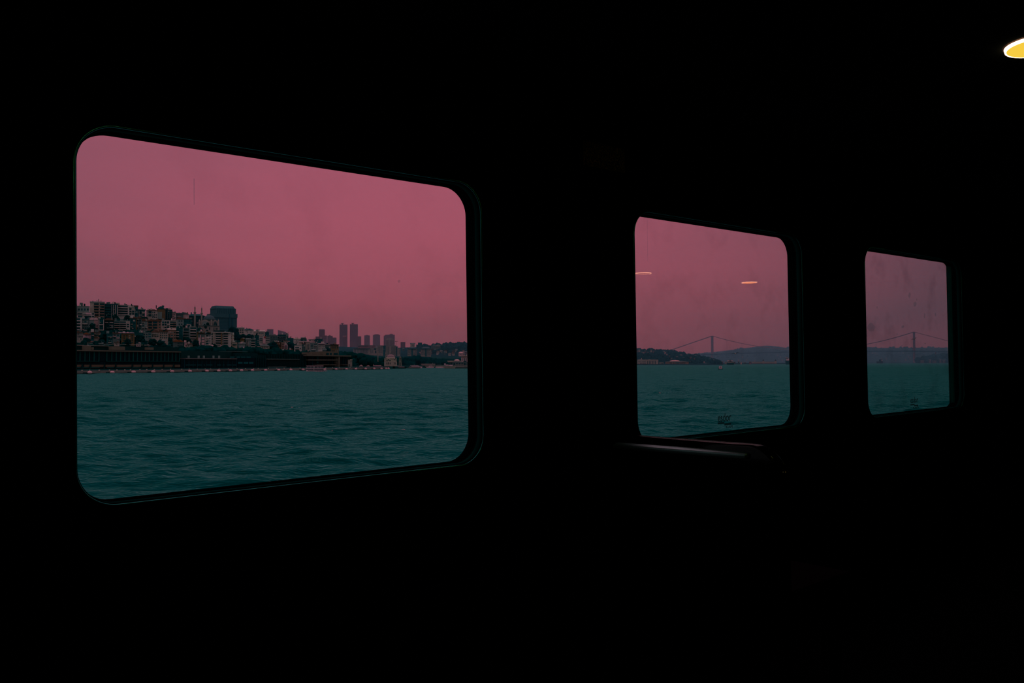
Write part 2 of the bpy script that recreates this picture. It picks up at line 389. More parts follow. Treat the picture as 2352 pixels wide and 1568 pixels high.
for i, (s0, s1) in enumerate(WIN):
    e = bpy.data.objects.new('window_%d' % (i + 1), None); COL.objects.link(e); e.matrix_world = SHIP; e.empty_display_size = .1
    tag(e, WLABEL[i], 'window', kind='structure'); windows.append(e)
    sweep('frame', s0, s1, [(.006, D0 + .030), (-.0012, D0 + .028), (-.0012, D0 + .004), (.006, D0 + .002)], RC, FRAMEM, e)
    sweep('bead', s0, s1, [(.0055 + .0042 * math.cos(a), D0 - .0005 + .0042 * math.sin(a)) for a in (0, .8, 1.6, 2.4, 3.14, 3.9, 4.7, 5.5)], RC, BEADM, e)
    sweep('gasket', s0, s1, [(.006, DP - .012), (-.003, DP - .010), (-.004, DP - .001), (.006, DP - .001)], RC, RUBBER, e)
    sweep('outer_frame', s0, s1, [(.03, D1 + .004), (.03, D1 + .001), (-.0005, D1 + .001), (-.0005, DP + .008), (-.002, DP + .008), (-.002, D1 + .004)], RC, RUBBER, e)
    ring = rrect(s0 + .001, s1 - .001, UB + .001, UT - .001, RC, 14); n = len(ring)
    v = [(a, DP, b) for a, b in ring] + [(a, DP + .006, b) for a, b in ring]
    me = mesh_from('pane', v, [tuple(range(n)), tuple(range(2 * n - 1, n - 1, -1))] + [(j, (j + 1) % n, n + (j + 1) % n, n + j) for j in range(n)])
    bm = bmesh.new(); bm.from_mesh(me); bmesh.ops.recalc_face_normals(bm, faces=bm.faces); bm.to_mesh(me); bm.free()
    me.materials.append(PANES[i]); me.materials.append(RUBBER)
    for pl in me.polygons: pl.material_index = 1 if len(pl.vertices) == 4 else 0
    ship_obj('pane', me, e)
def flat_on_pane(e, name, pts, m, th=.0006):
    n = len(pts); v = [(a, DP - .0012, b) for a, b in pts] + [(a, DP - .0012 - th, b) for a, b in pts]
    me = mesh_from(name, v, [tuple(range(n)), tuple(range(2 * n - 1, n - 1, -1))] + [(j, (j + 1) % n, n + (j + 1) % n, n + j) for j in range(n)])
    bm = bmesh.new(); bm.from_mesh(me); bmesh.ops.recalc_face_normals(bm, faces=bm.faces); bm.to_mesh(me); bm.free()
    return ship_obj(name, me, e, m)
def rect_on_pane(e, name, xa, xb, ya, yb, m):
    a, b = cab(xa, ya, DP), cab(xb, yb, DP)
    return flat_on_pane(e, name, [(a[0], b[1]), (b[0], b[1]), (b[0], a[1]), (a[0], a[1])], m)
def blob_on_pane(e, name, x, y, rx, ry, m, seed=0):
    rnd = random.Random(seed + int(x)); pts = []
    for i in range(14):
        a = i / 14 * 6.283; k = rnd.uniform(.75, 1.2); pts.append(cab(x + rx * k * math.cos(a), y - ry * k * math.sin(a), DP))
    return flat_on_pane(e, name, pts, m)
def print_on_pane(e, txt, xa, xb, ytop, ybot, m):
    (sa, ua), (sb, ub) = cab(xa, ytop, DP), cab(xb, ybot, DP)
    c = bpy.data.curves.new('print', 'FONT'); c.body = txt; c.extrude = .0003; c.fill_mode = 'BOTH'; c.align_x = 'LEFT'; c.offset = .012
    o = bpy.data.objects.new('print', c); COL.objects.link(o); bpy.context.view_layer.update()
    dims = o.dimensions.copy(); bb = [Vector(q) for q in o.bound_box]; x0 = min(q.x for q in bb); y0 = min(q.y for q in bb)
    dep = bpy.context.evaluated_depsgraph_get(); me = bpy.data.meshes.new_from_object(o.evaluated_get(dep)); bpy.data.objects.remove(o)
    sx, sy = (sb - sa) / max(dims.x, 1e-3), (ua - ub) / max(dims.y, 1e-3)
    for q in me.vertices: q.co = Vector((sa + (q.co.x - x0) * sx, DP - .0016 + q.co.z, ub + (q.co.y - y0) * sy))
    me.materials.clear()
    return ship_obj('print', me, e, m)
print_on_pane(windows[0], 'esdor', 669, 746, 1034, 1058, PRINT_PALE)
print_on_pane(windows[1], 'esdor', 1648, 1679, 950, 966, PRINT); print_on_pane(windows[1], 'KAPI', 1667, 1682, 977.5, 981.5, PRINT)
rect_on_pane(windows[1], 'print_bar', 1648, 1663, 970, 973, PRINT); rect_on_pane(windows[1], 'print_bar', 1663, 1679, 972, 975, PRINT)
print_on_pane(windows[2], 'esdor', 2090.5, 2108, 912, 924, PRINT); print_on_pane(windows[2], 'KAPI', 2097, 2109, 934, 937, PRINT)
rect_on_pane(windows[2], 'print_bar', 2090.5, 2100, 928, 930, PRINT); rect_on_pane(windows[2], 'print_bar', 2099.5, 2108.5, 930, 932, PRINT)
rect_on_pane(windows[1], 'drip_streak', 1486, 1487.2, 504, 600, GRIME)
rect_on_pane(windows[0], 'drip_streak', 444, 447, 410, 470, GRIME)
for x, y, rx, ry in ((2088.5, 678, 2.6, 7), (2101, 698, 3.2, 6), (2001, 752, 9, 10), (2073, 750, 3, 3), (2105, 688, 1, 3), (2060, 767, 1.3, 2), (2148, 722, 1.2, 4), (2123, 725, 1.2, 6), (2071, 794, 1.6, 1.6), (2124, 789, 2, 1.4), (2014, 706, 1, 3)):
    blob_on_pane(windows[2], 'smudge', x, y, rx, ry, GRIME)
for x, y, rx, ry in ((916, 646, 3, 3),): blob_on_pane(windows[0], 'smudge', x, y, rx, ry, GRIME)
# the edge of the sliding sash in the last window
sa_, sb_ = cab(2174.5, 700, DP)[0], cab(2183, 700, DP)[0]
me = mesh_from('sash_strip', *slab((sa_, sb_), (DP - .012, DP - .002), (UB + .03, UT - .03)))
ship_obj('sash_strip', me, windows[2], print_material('sash_teal', .92, (.0, .15, .10)))
# a rounded post cover on the wall between the first two windows
s_p = cab(1312, 750, D0)[0]; v, f = [], []; n = 12
for zz in (FLO, CEI):
    for i in range(n + 1):
        a = math.pi * i / n; v.append((s_p - .035 * math.cos(a) + .0, D0 - .022 * math.sin(a), zz))
for i in range(n): f.append((i, i + 1, n + 2 + i, n + 1 + i))
me = mesh_from('trim_1', v, f, True); tag(ship_obj('trim_1', me, m=mat('post_cover', (.004, .018, .014), rough=.5, spec=.02, scale=8)), kind='structure')

# speckled metal plate on the wall between the windows, catching the lamp light
pa, pb = cab(1337, 322, D0), cab(1433, 398, D0)
PLM = bpy.data.materials.new('hammered_metal'); PLM.use_nodes = True; tt = PLM.node_tree; bb = tt.nodes['Principled BSDF']
bb.inputs['Metallic'].default_value = 1.0; bb.inputs['Roughness'].default_value = .33
no = tt.nodes.new('ShaderNodeTexNoise'); no.inputs['Scale'].default_value = 150; no.inputs['Detail'].default_value = 5
tx = tt.nodes.new('ShaderNodeTexCoord'); tt.links.new(tx.outputs['Object'], no.inputs['Vector'])
bp = tt.nodes.new('ShaderNodeBump'); bp.inputs['Strength'].default_value = 1.0; bp.inputs['Distance'].default_value = .012
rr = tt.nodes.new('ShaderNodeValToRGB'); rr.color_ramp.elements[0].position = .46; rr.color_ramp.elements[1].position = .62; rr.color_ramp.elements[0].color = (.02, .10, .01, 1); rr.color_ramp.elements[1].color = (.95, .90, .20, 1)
tt.links.new(no.outputs['Fac'], rr.inputs[0]); tt.links.new(rr.outputs[0], bb.inputs['Base Color']); tt.links.new(no.outputs['Fac'], bp.inputs['Height']); tt.links.new(bp.outputs[0], bb.inputs['Normal'])
e = bpy.data.objects.new('metal_plate', None); COL.objects.link(e); e.matrix_world = SHIP @ Matrix.Translation(((pa[0] + pb[0]) / 2, D0, pb[1])); e.empty_display_size = .1
tag(e, 'small speckled metal plate on the dark wall above and between two windows', 'plate')
wd, hd = pb[0] - pa[0], pa[1] - pb[1]
me = mesh_from('plate', *slab((-wd / 2, wd / 2), (-.006, .0), (0, hd))); me.materials.append(PLM); obj('plate', me, e)
SCREW = mat('screw_steel', (.02, .025, .02), rough=.3, metal=1)
for ix in (-1, 1):
    for iz in (.08, .92):
        obj('screw', um('cyl', SCREW), e, (ix * wd * .45, -.007, hd * iz), (.006, .006, .003), (math.pi / 2, 0, 0))

# ------------------------------------------------------------------ round ceiling lamps (a row along each side)
LAMP_GLOW = emit('lamp_glow', (.92, .60, .055), 1.0); LAMP_RIM = emit('lamp_bright_rim', (1.0, .46, .26), 9.0)
LAMP_RING = mat('lamp_ring', (.03, .03, .03), rough=.4)
def disc_mesh(name, r0, r1, z0, z1, m, n=48):
    v, f = [], []
    for i in range(n):
        a = 2 * math.pi * i / n; v += [(r0 * math.cos(a), r0 * math.sin(a), z0), (r1 * math.cos(a), r1 * math.sin(a), z1)]
    for i in range(n):
        j = (i + 1) % n; f.append((2 * i, 2 * i + 1, 2 * j + 1, 2 * j))
    if r0 < .002: f = [(2 * i, 2 * i + 1, 2 * ((i + 1) % n) + 1, 2 * ((i + 1) % n)) for i in range(n)]
    me = mesh_from(name, v, f); me.materials.append(m); return me
LR = .100
m_diff = disc_mesh('diffuser', .0, LR - .007, -.012, -.012, LAMP_GLOW); m_rim = disc_mesh('bright_rim', LR - .007, LR - .002, -.012, -.012, LAMP_RIM)
bm = bmesh.new(); bm.from_mesh(m_rim); bm.from_mesh(disc_mesh('rim_slope', LR - .002, LR, -.012, -.003, LAMP_RIM)); bm.to_mesh(m_rim); bm.free()
m_ring = disc_mesh('ring', LR, LR + .006, -.003, 0, LAMP_RING)
m_hot = [disc_mesh('diffuser', .0, LR - .007, -.012, -.012, emit('lamp_glow_warm', (1.0, .30, .03), 1.3)), disc_mesh('diffuser', .0, LR - .007, -.012, -.012, emit('lamp_glow_hot', (1.0, .26, .015), 6.5))]
rowA = [(3.10 + 2.14 * k, .94) for k in (-2, -1, 0, 2)]; rowB = [(9.86 - 2.17 * k, -1.73) for k in (5, 4, 3, 2, 1)] + [(9.3, -1.73)]
rowB = [(7.72, -1.73), (9.90, -1.73)]
LNAMES = ['first', 'second', 'third', 'fourth', 'fifth']
for row, txt in ((rowA, 'window'), (rowB, 'far')):
    for k, (s, n_) in enumerate(row):
        e = bpy.data.objects.new('ceiling_lamp', None); COL.objects.link(e); e.matrix_world = SHIP @ Matrix.Translation((s, n_, CEI)); e.empty_display_size = .1
        seen = txt == 'window' and k == 2
        tag(e, 'round yellow ceiling lamp glowing above the windows, cut off by the picture edge' if seen else '%s round ceiling lamp of the row on the %s side of the cabin' % (LNAMES[k], txt), 'lamp', 'round lamps in the cabin ceiling')
        obj('diffuser', m_diff if txt == 'window' else m_hot[k], e); obj('bright_rim', m_rim, e); obj('ring', m_ring, e)

# ------------------------------------------------------------------ the bench standing at right angles to the window wall
GLOSS = bpy.data.materials.new('black_gloss_vinyl'); GLOSS.use_nodes = True; _t = GLOSS.node_tree; _t.nodes.clear()
_g = _t.nodes.new('ShaderNodeBsdfGlossy'); _g.inputs['Roughness'].default_value = .10; _g.inputs['Color'].default_value = (.20, .36, .28, 1); _d = _t.nodes.new('ShaderNodeBsdfDiffuse'); _d.inputs[0].default_value = (.002, .003, .003, 1)
_l = _t.nodes.new('ShaderNodeLayerWeight'); _l.inputs[0].default_value = .2; _m = _t.nodes.new('ShaderNodeMixShader'); _t.links.new(_l.outputs['Facing'], _m.inputs[0]); _t.links.new(_d.outputs[0], _m.inputs[1]); _t.links.new(_g.outputs[0], _m.inputs[2])
_o = _t.nodes.new('ShaderNodeOutputMaterial'); _t.links.new(_m.outputs[0], _o.inputs[0])
LEG = mat('black_leg_metal', (.01, .012, .012), rough=.35, metal=.5)
RAILM = mat('pale_rail', (.30, 1.0, .75), rough=.48, spec=.4, var=.06, scale=20, metal=.85)
SEATM = mat('black_seat_fabric', (.0012, .002, .002), rough=.8, spec=.02)
e = bpy.data.objects.new('bench', None); COL.objects.link(e); e.matrix_world = SHIP @ Matrix.Translation((2.60, D0, FLO)); e.empty_display_size = .1
tag(e, 'glossy black bench with rounded backrest and pale grab rail under the middle window', 'bench')
TOPU = -.303 - FLO
def backrest():
    L, r = -.775, .125; lo = .40; n = 12
    prof = [(-.015, lo), (-.015, TOPU)] + [(L + r - r * math.sin(math.pi / 2 * i / n), TOPU - r + r * math.cos(math.pi / 2 * i / n)) for i in range(n + 1)] + [(L, lo)]
    k = len(prof); v = [(x, y, z) for x in (-.055, .0) for y, z in prof]
    f = [tuple(range(k)), tuple(range(2 * k - 1, k - 1, -1))] + [(i, (i + 1) % k, k + (i + 1) % k, k + i) for i in range(k)]
    me = mesh_from('backrest', v, f); bm = bmesh.new(); bm.from_mesh(me); bmesh.ops.recalc_face_normals(bm, faces=bm.faces)
    ed = [x for x in bm.edges if abs(x.verts[0].co.x - x.verts[1].co.x) < 1e-5]
    bmesh.ops.bevel(bm, geom=ed, offset=.010, segments=4, affect='EDGES', profile=.5); bm.to_mesh(me); bm.free()
    for p in me.polygons: p.use_smooth = True
    me.materials.append(GLOSS); return me
obj('backrest', backrest(), e)
def part_box(name, a, b, c, m, bev=.012):
    v, f = slab(a, b, c); me = mesh_from(name, v, f); bm = bmesh.new(); bm.from_mesh(me); bmesh.ops.bevel(bm, geom=bm.edges[:], offset=bev, segments=4, affect='EDGES', profile=.5); bm.to_mesh(me); bm.free()
    for p in me.polygons: p.use_smooth = True
    me.materials.append(m); return obj(name, me, e)
part_box('seat', (0, .44), (-.765, -.015), (.38, .45), SEATM, .02)
for sx in (.05, .39):
    for sy in (-.71, -.07): part_box('leg', (sx - .018, sx + .018), (sy - .018, sy + .018), (0, .39), LEG, .004)
o = part_box('grab_rail', (-.018, .018), (-.287, .287), (-.0092, .0092), RAILM, .006); o.location = (-.080, -.365, -.340 - FLO); o.rotation_euler = (0, math.radians(-12), math.radians(4.5))

# ================================================================== the sea
def sea():
    rows = 9800.0 / np.concatenate([np.linspace(420, 330, 40, endpoint=False), np.linspace(330, 30, 680, endpoint=False), np.linspace(30, 1.02, 130)])
    az = np.radians(np.linspace(-47, 47, 740)); R, A = np.meshgrid(rows, az, indexing='ij')
    X, Y = R * np.sin(A), R * np.cos(A); Z = np.zeros_like(X)
    sp = np.maximum(np.gradient(rows)[:, None], R * (az[1] - az[0])); rng = np.random.default_rng(3)
    for _ in range(80):
        lam = float(np.exp(rng.uniform(np.log(1.0), np.log(15)))); th = math.radians(-6) + rng.normal(0, .36)
        k = 2 * math.pi / lam; a = .0066 * lam ** .85 * rng.uniform(.6, 1.3)
        ph = k * (X * math.sin(th) + Y * math.cos(th)) + rng.uniform(0, 6.28)
        w = np.clip(lam / (1.15 * sp) - .35, 0, 1)
        Z += a * w * (np.sin(ph) + .22 * np.cos(2 * ph))
    n, m = X.shape
    co = np.stack([X, Y, Z], -1).reshape(-1, 3).astype(np.float32)
    i = (np.arange(n - 1)[:, None] * m + np.arange(m - 1)[None]).ravel()
    q = np.stack([i, i + 1, i + m + 1, i + m], -1)[:, ::-1].astype(np.int32)
    me = bpy.data.meshes.new('sea'); me.vertices.add(len(co)); me.vertices.foreach_set('co', co.ravel())
    me.loops.add(q.size); me.loops.foreach_set('vertex_index', q.ravel()); me.polygons.add(len(q))
    me.polygons.foreach_set('loop_start', np.arange(0, q.size, 4, dtype=np.int32)); me.polygons.foreach_set('loop_total', np.full(len(q), 4, dtype=np.int32))
    me.update(calc_edges=True); me.polygons.foreach_set('use_smooth', np.ones(len(q), dtype=bool)); return me
def sea_material():
    m = bpy.data.materials.new('teal_water'); m.use_nodes = True; t = m.node_tree; t.nodes.clear()
    geo = t.nodes.new('ShaderNodeNewGeometry')
    mp_ = t.nodes.new('ShaderNodeMapping'); mp_.inputs['Scale'].default_value = (.42, 1.4, 1); mp_.inputs['Rotation'].default_value = (0, 0, .1)
    t.links.new(geo.outputs['Position'], mp_.inputs[0])
    n1 = t.nodes.new('ShaderNodeTexNoise'); n1.inputs['Scale'].default_value = 1.7; n1.inputs['Detail'].default_value = 4; n1.inputs['Roughness'].default_value = .6
    t.links.new(mp_.outputs[0], n1.inputs['Vector'])
    n2 = t.nodes.new('ShaderNodeTexNoise'); n2.inputs['Scale'].default_value = .16; n2.inputs['Detail'].default_value = 6; n2.inputs['Roughness'].default_value = .65
    t.links.new(mp_.outputs[0], n2.inputs['Vector'])
    b1 = t.nodes.new('ShaderNodeBump'); b1.inputs['Strength'].default_value = .30; b1.inputs['Distance'].default_value = .22; t.links.new(n1.outputs['Fac'], b1.inputs['Height'])
    b2 = t.nodes.new('ShaderNodeBump'); b2.inputs['Strength'].default_value = .55; b2.inputs['Distance'].default_value = 2.2; t.links.new(n2.outputs['Fac'], b2.inputs['Height']); t.links.new(b1.outputs[0], b2.inputs['Normal'])
    df = t.nodes.new('ShaderNodeBsdfDiffuse'); df.inputs['Color'].default_value = (.0, .098, .078, 1); t.links.new(b2.outputs[0], df.inputs['Normal'])
    gl = t.nodes.new('ShaderNodeBsdfGlossy'); gl.inputs['Roughness'].default_value = .28; gl.inputs['Color'].default_value = (.020, .80, .60, 1); t.links.new(b2.outputs[0], gl.inputs['Normal'])
    lw = t.nodes.new('ShaderNodeLayerWeight'); lw.inputs[0].default_value = .5; t.links.new(b2.outputs[0], lw.inputs['Normal'])
    pw = t.nodes.new('ShaderNodeMath'); pw.operation = 'POWER'; pw.inputs[1].default_value = 4.5; t.links.new(lw.outputs['Facing'], pw.inputs[0])
    ml = t.nodes.new('ShaderNodeMath'); ml.operation = 'MULTIPLY'; ml.inputs[1].default_value = .62; t.links.new(pw.outputs[0], ml.inputs[0])
    g2 = t.nodes.new('ShaderNodeBsdfGlossy'); g2.inputs['Roughness'].default_value = .30; g2.inputs['Color'].default_value = (.42, .80, .62, 1); t.links.new(b2.outputs[0], g2.inputs['Normal'])
    pw2 = t.nodes.new('ShaderNodeMath'); pw2.operation = 'POWER'; pw2.inputs[1].default_value = 10.0; t.links.new(lw.outputs['Facing'], pw2.inputs[0])
    ml2 = t.nodes.new('ShaderNodeMath'); ml2.operation = 'MULTIPLY'; ml2.inputs[1].default_value = .25; t.links.new(pw2.outputs[0], ml2.inputs[0])
    mx = t.nodes.new('ShaderNodeMixShader'); t.links.new(ml.outputs[0], mx.inputs[0]); t.links.new(df.outputs[0], mx.inputs[1]); t.links.new(gl.outputs[0], mx.inputs[2])
    mxb = t.nodes.new('ShaderNodeMixShader'); t.links.new(ml2.outputs[0], mxb.inputs[0]); t.links.new(mx.outputs[0], mxb.inputs[1]); t.links.new(g2.outputs[0], mxb.inputs[2])
    # small whitecaps
    n3 = t.nodes.new('ShaderNodeTexNoise'); n3.inputs['Scale'].default_value = .42; n3.inputs['Detail'].default_value = 6; n3.inputs['Roughness'].default_value = .74; mp3 = t.nodes.new('ShaderNodeMapping'); mp3.inputs['Scale'].default_value = (.7, 1.2, 1); t.links.new(geo.outputs['Position'], mp3.inputs[0]); t.links.new(mp3.outputs[0], n3.inputs['Vector'])
    rp = t.nodes.new('ShaderNodeMapRange'); rp.inputs['From Min'].default_value = .69; rp.inputs['From Max'].default_value = .72; t.links.new(n3.outputs['Fac'], rp.inputs['Value'])
    fo = t.nodes.new('ShaderNodeBsdfDiffuse'); fo.inputs['Color'].default_value = (.55, .6, .5, 1)
    mx2 = t.nodes.new('ShaderNodeMixShader'); t.links.new(rp.outputs[0], mx2.inputs[0]); t.links.new(mxb.outputs[0], mx2.inputs[1]); t.links.new(fo.outputs[0], mx2.inputs[2])
    o = t.nodes.new('ShaderNodeOutputMaterial'); t.links.new(mx2.outputs[0], o.inputs[0]); return m
me = sea(); me.materials.append(sea_material()); tag(obj('sea', me), kind='structure')

# ================================================================== land
def strip(name, xs, zf, hf, m, nz):
    v, f = [], []; nx = len(xs)
    for j in range(nz):
        for x in xs:
            z = zf(x, j); p = at(x, HOR, z); v.append((p.x, p.y, hf(x, j)))
    for j in range(nz - 1):
        for i in range(nx - 1):
            a = j * nx + i; f.append((a, a + 1, a + nx + 1, a + nx))
    me = mesh_from(name, v, f, True); me.materials.append(m); return tag(obj(name, me), kind='structure')
LANDM = mat('wooded_slope', (.008, .085, .07), rough=.9, spec=.0, var=.7, scale=.08)
FARLAND = mat('far_wooded_slope', (.010, .075, .072), rough=.95, spec=.0, var=.6, scale=.012)
ks = [1.03, 1.0301, 1.10] + list(np.linspace(1.12, K1, 14)) + [2.2]
strip('hill_town', list(range(-900, 1293, 16)), lambda x, j: zshore(x) * ks[j], lambda x, j: -1.0 if j == 0 else town_h(x, ks[j]) - (.2 if ks[j] > 1.06 else 0), LANDM, len(ks))
zr = [1040, 1050] + list(np.linspace(1100, 1700, 10)) + [2300, 4200]
strip('hill_ridge', list(range(500, 1421, 20)), lambda x, j: zr[j], lambda x, j: -1 if j == 0 else ridge_h(x, zr[j]), FARLAND, len(zr))
HA_X = [1252, 1462, 1500, 1550, 1580, 1600, 1640, 1660]; HA_Y = [799, 803, 804, 807, 813, 817, 827, 834]
za = [1405, 1410, 1430] + list(np.linspace(1480, 2100, 8)) + [2500]
def ha_h(x, z): return 1.2 + max(0, (HOR - lerp(x, HA_X, HA_Y)) / FPX * 2100 + EYE - 1.2) * max(0, min(1, (z - 1430) / 670))
strip('hill_headland', list(range(1252, 1661, 6)), lambda x, j: za[j], lambda x, j: -1 if j == 0 else ha_h(x, za[j]), FARLAND, len(za))
HB_X = [1480, 1560, 1600, 1640, 1680, 1700, 1720, 1760, 1815, 1990, 2100, 2180, 2330]
HB_Y = [822, 820, 813, 811, 806, 801, 798, 797, 799, 799, 798, 798, 799]
def hb_s(x): return lerp(x, [1480, 1640, 1830, 1960, 2330], [1650, 1700, 2100, 3300, 3900])
zb_ = [0, 0, .02, .6, 5500, 6000, 6500, 7000, 8800]
def hbz(x, j): return hb_s(x) + (5400 - hb_s(x)) * zb_[j] if zb_[j] < 2 else zb_[j]
def hbh(x, j):
    if j == 0: return -1
    if zb_[j] <= 5500: return 1.0
    return 1.0 + ((HOR - lerp(x, HB_X, HB_Y)) / FPX * 7000 + EYE - 1) * min(1, (zb_[j] - 5500) / 1500) ** .8
strip('hill_far_shore', list(range(1480, 2331, 10)), hbz, hbh, FARLAND, len(zb_))
zc_ = [8900, 9000, 10500]
strip('hill_distant', list(range(1400, 2331, 10)), lambda x, j: zc_[j], lambda x, j: 0 if j == 0 else (HOR - lerp(x, [1400, 1560, 1640, 1700, 1735, 1762, 1790, 1815, 2000, 2330], [818, 815, 808, 801, 796, 793, 796, 800, 801, 801])) / FPX * 9000 + EYE, FARLAND, 3)

# ------------------------------------------------------------------ woods nobody could count
def woods(name, label, pts, m, seed):
    """Crowns joined into one mass: pts is a list of (position, radius)."""
    rnd = random.Random(seed); base = bmesh.new(); bmesh.ops.create_icosphere(base, subdivisions=2, radius=1)
    bv = [v.co.copy() for v in base.verts]; bf = [tuple(v.index for v in f.verts) for f in base.faces]; base.free()
    v, f = [], []
    for p, r in pts:
        i0 = len(v); v += [tuple(p + Vector((c.x * r, c.y * r, c.z * r * 1.05)) * rnd.uniform(.84, 1.14)) for c in bv]; f += [tuple(i0 + i for i in q) for q in bf]
    me = mesh_from(name, v, f); me.materials.append(m); return tag(obj(name, me), label, 'woods', kind='stuff')
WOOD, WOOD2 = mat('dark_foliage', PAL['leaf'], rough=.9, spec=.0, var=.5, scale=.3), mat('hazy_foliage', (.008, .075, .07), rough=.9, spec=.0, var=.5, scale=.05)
rnd = random.Random(21); pts = []
for i in range(1200):
    x = rnd.uniform(770, 1280); k = rnd.uniform(1.12, 1.42); top = lerp(x, [770, 785, 800, 830, 850, 880, 920, 960, 1000, 1040, 1090, 1130], [828, 806, 804, 807, 812, 818, 817, 814, 819, 821, 824, 824])
    z = zshore(x) * k; g = town_h(x, k); h = (HOR - top) / FPX * z + EYE; y = rnd.uniform(0, 1) ** .6
    pts.append((Vector((*at(x, HOR, z).xy, max(2, g + (h - g) * y - 4))), rnd.uniform(1.8, 3.6)))
woods('shore_woods', 'belt of dark trees behind the yachts and the domed mosque by the water', pts, WOOD, 1)
pts = []
for i in range(900):
    x = rnd.uniform(960, 1380); z = rnd.uniform(1350, 1720); pts.append((Vector((*at(x, HOR, z).xy, ridge_h(x, z) + rnd.uniform(-3, 2))), rnd.uniform(2.5, 5)))
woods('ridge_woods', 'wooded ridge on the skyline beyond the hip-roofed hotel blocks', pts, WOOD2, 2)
pts = []
for i in range(1500):
    x = rnd.uniform(1260, 1655); z = rnd.uniform(1460, 2110); pts.append((Vector((*at(x, HOR, z).xy, ha_h(x, z) + rnd.uniform(-4, 1))), rnd.uniform(3, 5.5)))
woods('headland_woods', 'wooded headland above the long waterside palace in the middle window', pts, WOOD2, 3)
pts = []
for i in range(500):
    x = rnd.uniform(1600, 2320); z = rnd.uniform(5900, 7050); j = 5
    h = 1.0 + ((HOR - lerp(x, HB_X, HB_Y)) / FPX * 7000 + EYE - 1) * min(1, (z - 5500) / 1500) ** .8
    pts.append((Vector((*at(x, HOR, z).xy, h)), rnd.uniform(7, 13)))
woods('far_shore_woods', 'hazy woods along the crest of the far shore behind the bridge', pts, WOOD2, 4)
pts = []
for i in range(160):
    x = rnd.uniform(2108, 2260); z = rnd.uniform(3900, 4400); k = (x - 2108) / 150
    pts.append((Vector((*at(x, HOR, z).xy, rnd.uniform(2, 16 + 34 * min(1, k * 1.6)))), rnd.uniform(9, 15)))
woods('bridge_foot_woods', 'dark wooded bank at the foot of the bridge tower in the last window', pts, WOOD2, 6)
pts = []
for i in range(260):
    x = rnd.uniform(414, 706); k = rnd.uniform(1.13, 1.24); z = zshore(x) * k; top = lerp(x, [414, 470, 520, 600, 660, 706], [802, 800, 800, 803, 806, 812])
    pts.append((Vector((*at(x, HOR, z).xy, (HOR - top) / FPX * z + EYE - rnd.uniform(1, 6))), rnd.uniform(1.8, 3.2)))
woods('terrace_greenery', 'dark greenery massed above the low glass terminal blocks', pts, WOOD, 7)

pts = []
for i in range(1500):
    x = rnd.uniform(-880, 150) if i >= 900 else rnd.uniform(140, 790); k = rnd.uniform(1.12, 1.84); z = zshore(x) * k; pts.append((Vector((*at(x, HOR, z).xy, town_h(x, k) + rnd.uniform(-.6, .8))), rnd.uniform(1.0, 2.3) * (1.7 if x < 140 else 1)))
woods('hillside_greenery', 'dark scrub and gardens filling the gaps between the hillside houses', pts, WOOD, 8)
def tree(x0, x1, yt, yb, label, kind=0, k=None, ridge=False):
    xc = (x0 + x1) / 2; k = k or town_k(xc, yb); z = zshore(xc) * k; base = town_h(xc, k) - .5
    F = Facade('tree' if kind != 'spire' else 'cypress', label, 'tree', xc, z, base)
    a, zt = F.loc(x0, yt); b, _ = F.loc(x1, yt); w = (b - a) * 1.2; ch = max(w * .75, zt * .96)
    F.add('trunk', 'cyl', P_('brown'), (0, 0, (zt - ch * .5) / 2), (w * .07, w * .07, max(.5, zt - ch * .5)))
    F.add('crown', ('crown%d' % kind) if kind != 'spire' else 'spire', WOOD, (0, 0, zt - ch / 2), (w, w, ch))
    return F

# ================================================================== the hillside town: top row against the sky
B(150, 177, 700, 722, 'grey', 'grey flat-roofed house just beyond the first window edge', win=[('grid', 152, 176, 704, 716, 4, 2, .5, .6)])
B(177, 206, 703, 722, 'grey', 'low grey house with a rooftop hut ending the skyline', win=[('grid', 178, 205, 706, 715, 4, 1, .5, .5), ('chim', 183, 190.5, 695, 703.5, 'mid', 'roof_hut')], name='house')
B(207, 240, 694.5, 729, 'cream', 'tall cream apartment block with balconies and a rooftop mast', roof=('ridge', 'mid', 691.5),
  win=[('bands', 216, 239.5, 696.5, 728, 5, .62, 'orange'), ('rect', 227, 229, 696, 727, 'cream', 'pier', .9), ('chim', 225.6, 227.2, 686.5, 694, 'mid', 'mast'), ('chim', 212, 214.3, 690.5, 696, 'mid', 'chimney'), ('chim', 231.3, 232.7, 690, 695, 'mid', 'chimney')])
B(240, 256, 697.5, 730, 'blue', 'dark blue apartment block beside the cream one', win=[('bands', 241, 255, 700, 729, 5, .6, 'teal'), ('chim', 244.5, 249.5, 693.8, 698, 'teal', 'roof_hut')])
B(255, 271, 698, 729, 'teal', 'dark block with three white uprights on the skyline', win=[('grid', 256, 268, 700, 728, 3, 5, .7, .7), ('cols', 256, 270, 700, 729, 3, 1.5, 'white'), ('chim', 260, 275, 695, 699, 'cream', 'penthouse')])
B(271, 296, 700.5, 725, 'white', 'wide white apartment block with long dark window bands on the skyline', win=[('bands', 271.5, 293.5, 702, 723.5, 4, .66, 'white'), ('rect', 293.5, 296.3, 700, 724, 'white', 'pier', .8), ('chim', 286, 292, 698.3, 701, 'dark', 'roof_tank')])
B(301, 317, 704, 727, 'teal', 'dark house with a brown gable roof behind the white block', roof=('ridge', 'brown', 700.5), win=[('grid', 309, 317, 709, 724, 1, 3, .7, .6), ('chim', 301, 303.5, 697.5, 702, 'dark', 'aerial')], name='house')
B(296, 309.5, 705.5, 725, 'white', 'white house with two columns of three windows below a low gable', roof=('gable', 'white', 703), win=[('grid', 296.5, 309, 706.5, 723.5, 2, 3, .8, .7)], name='house')
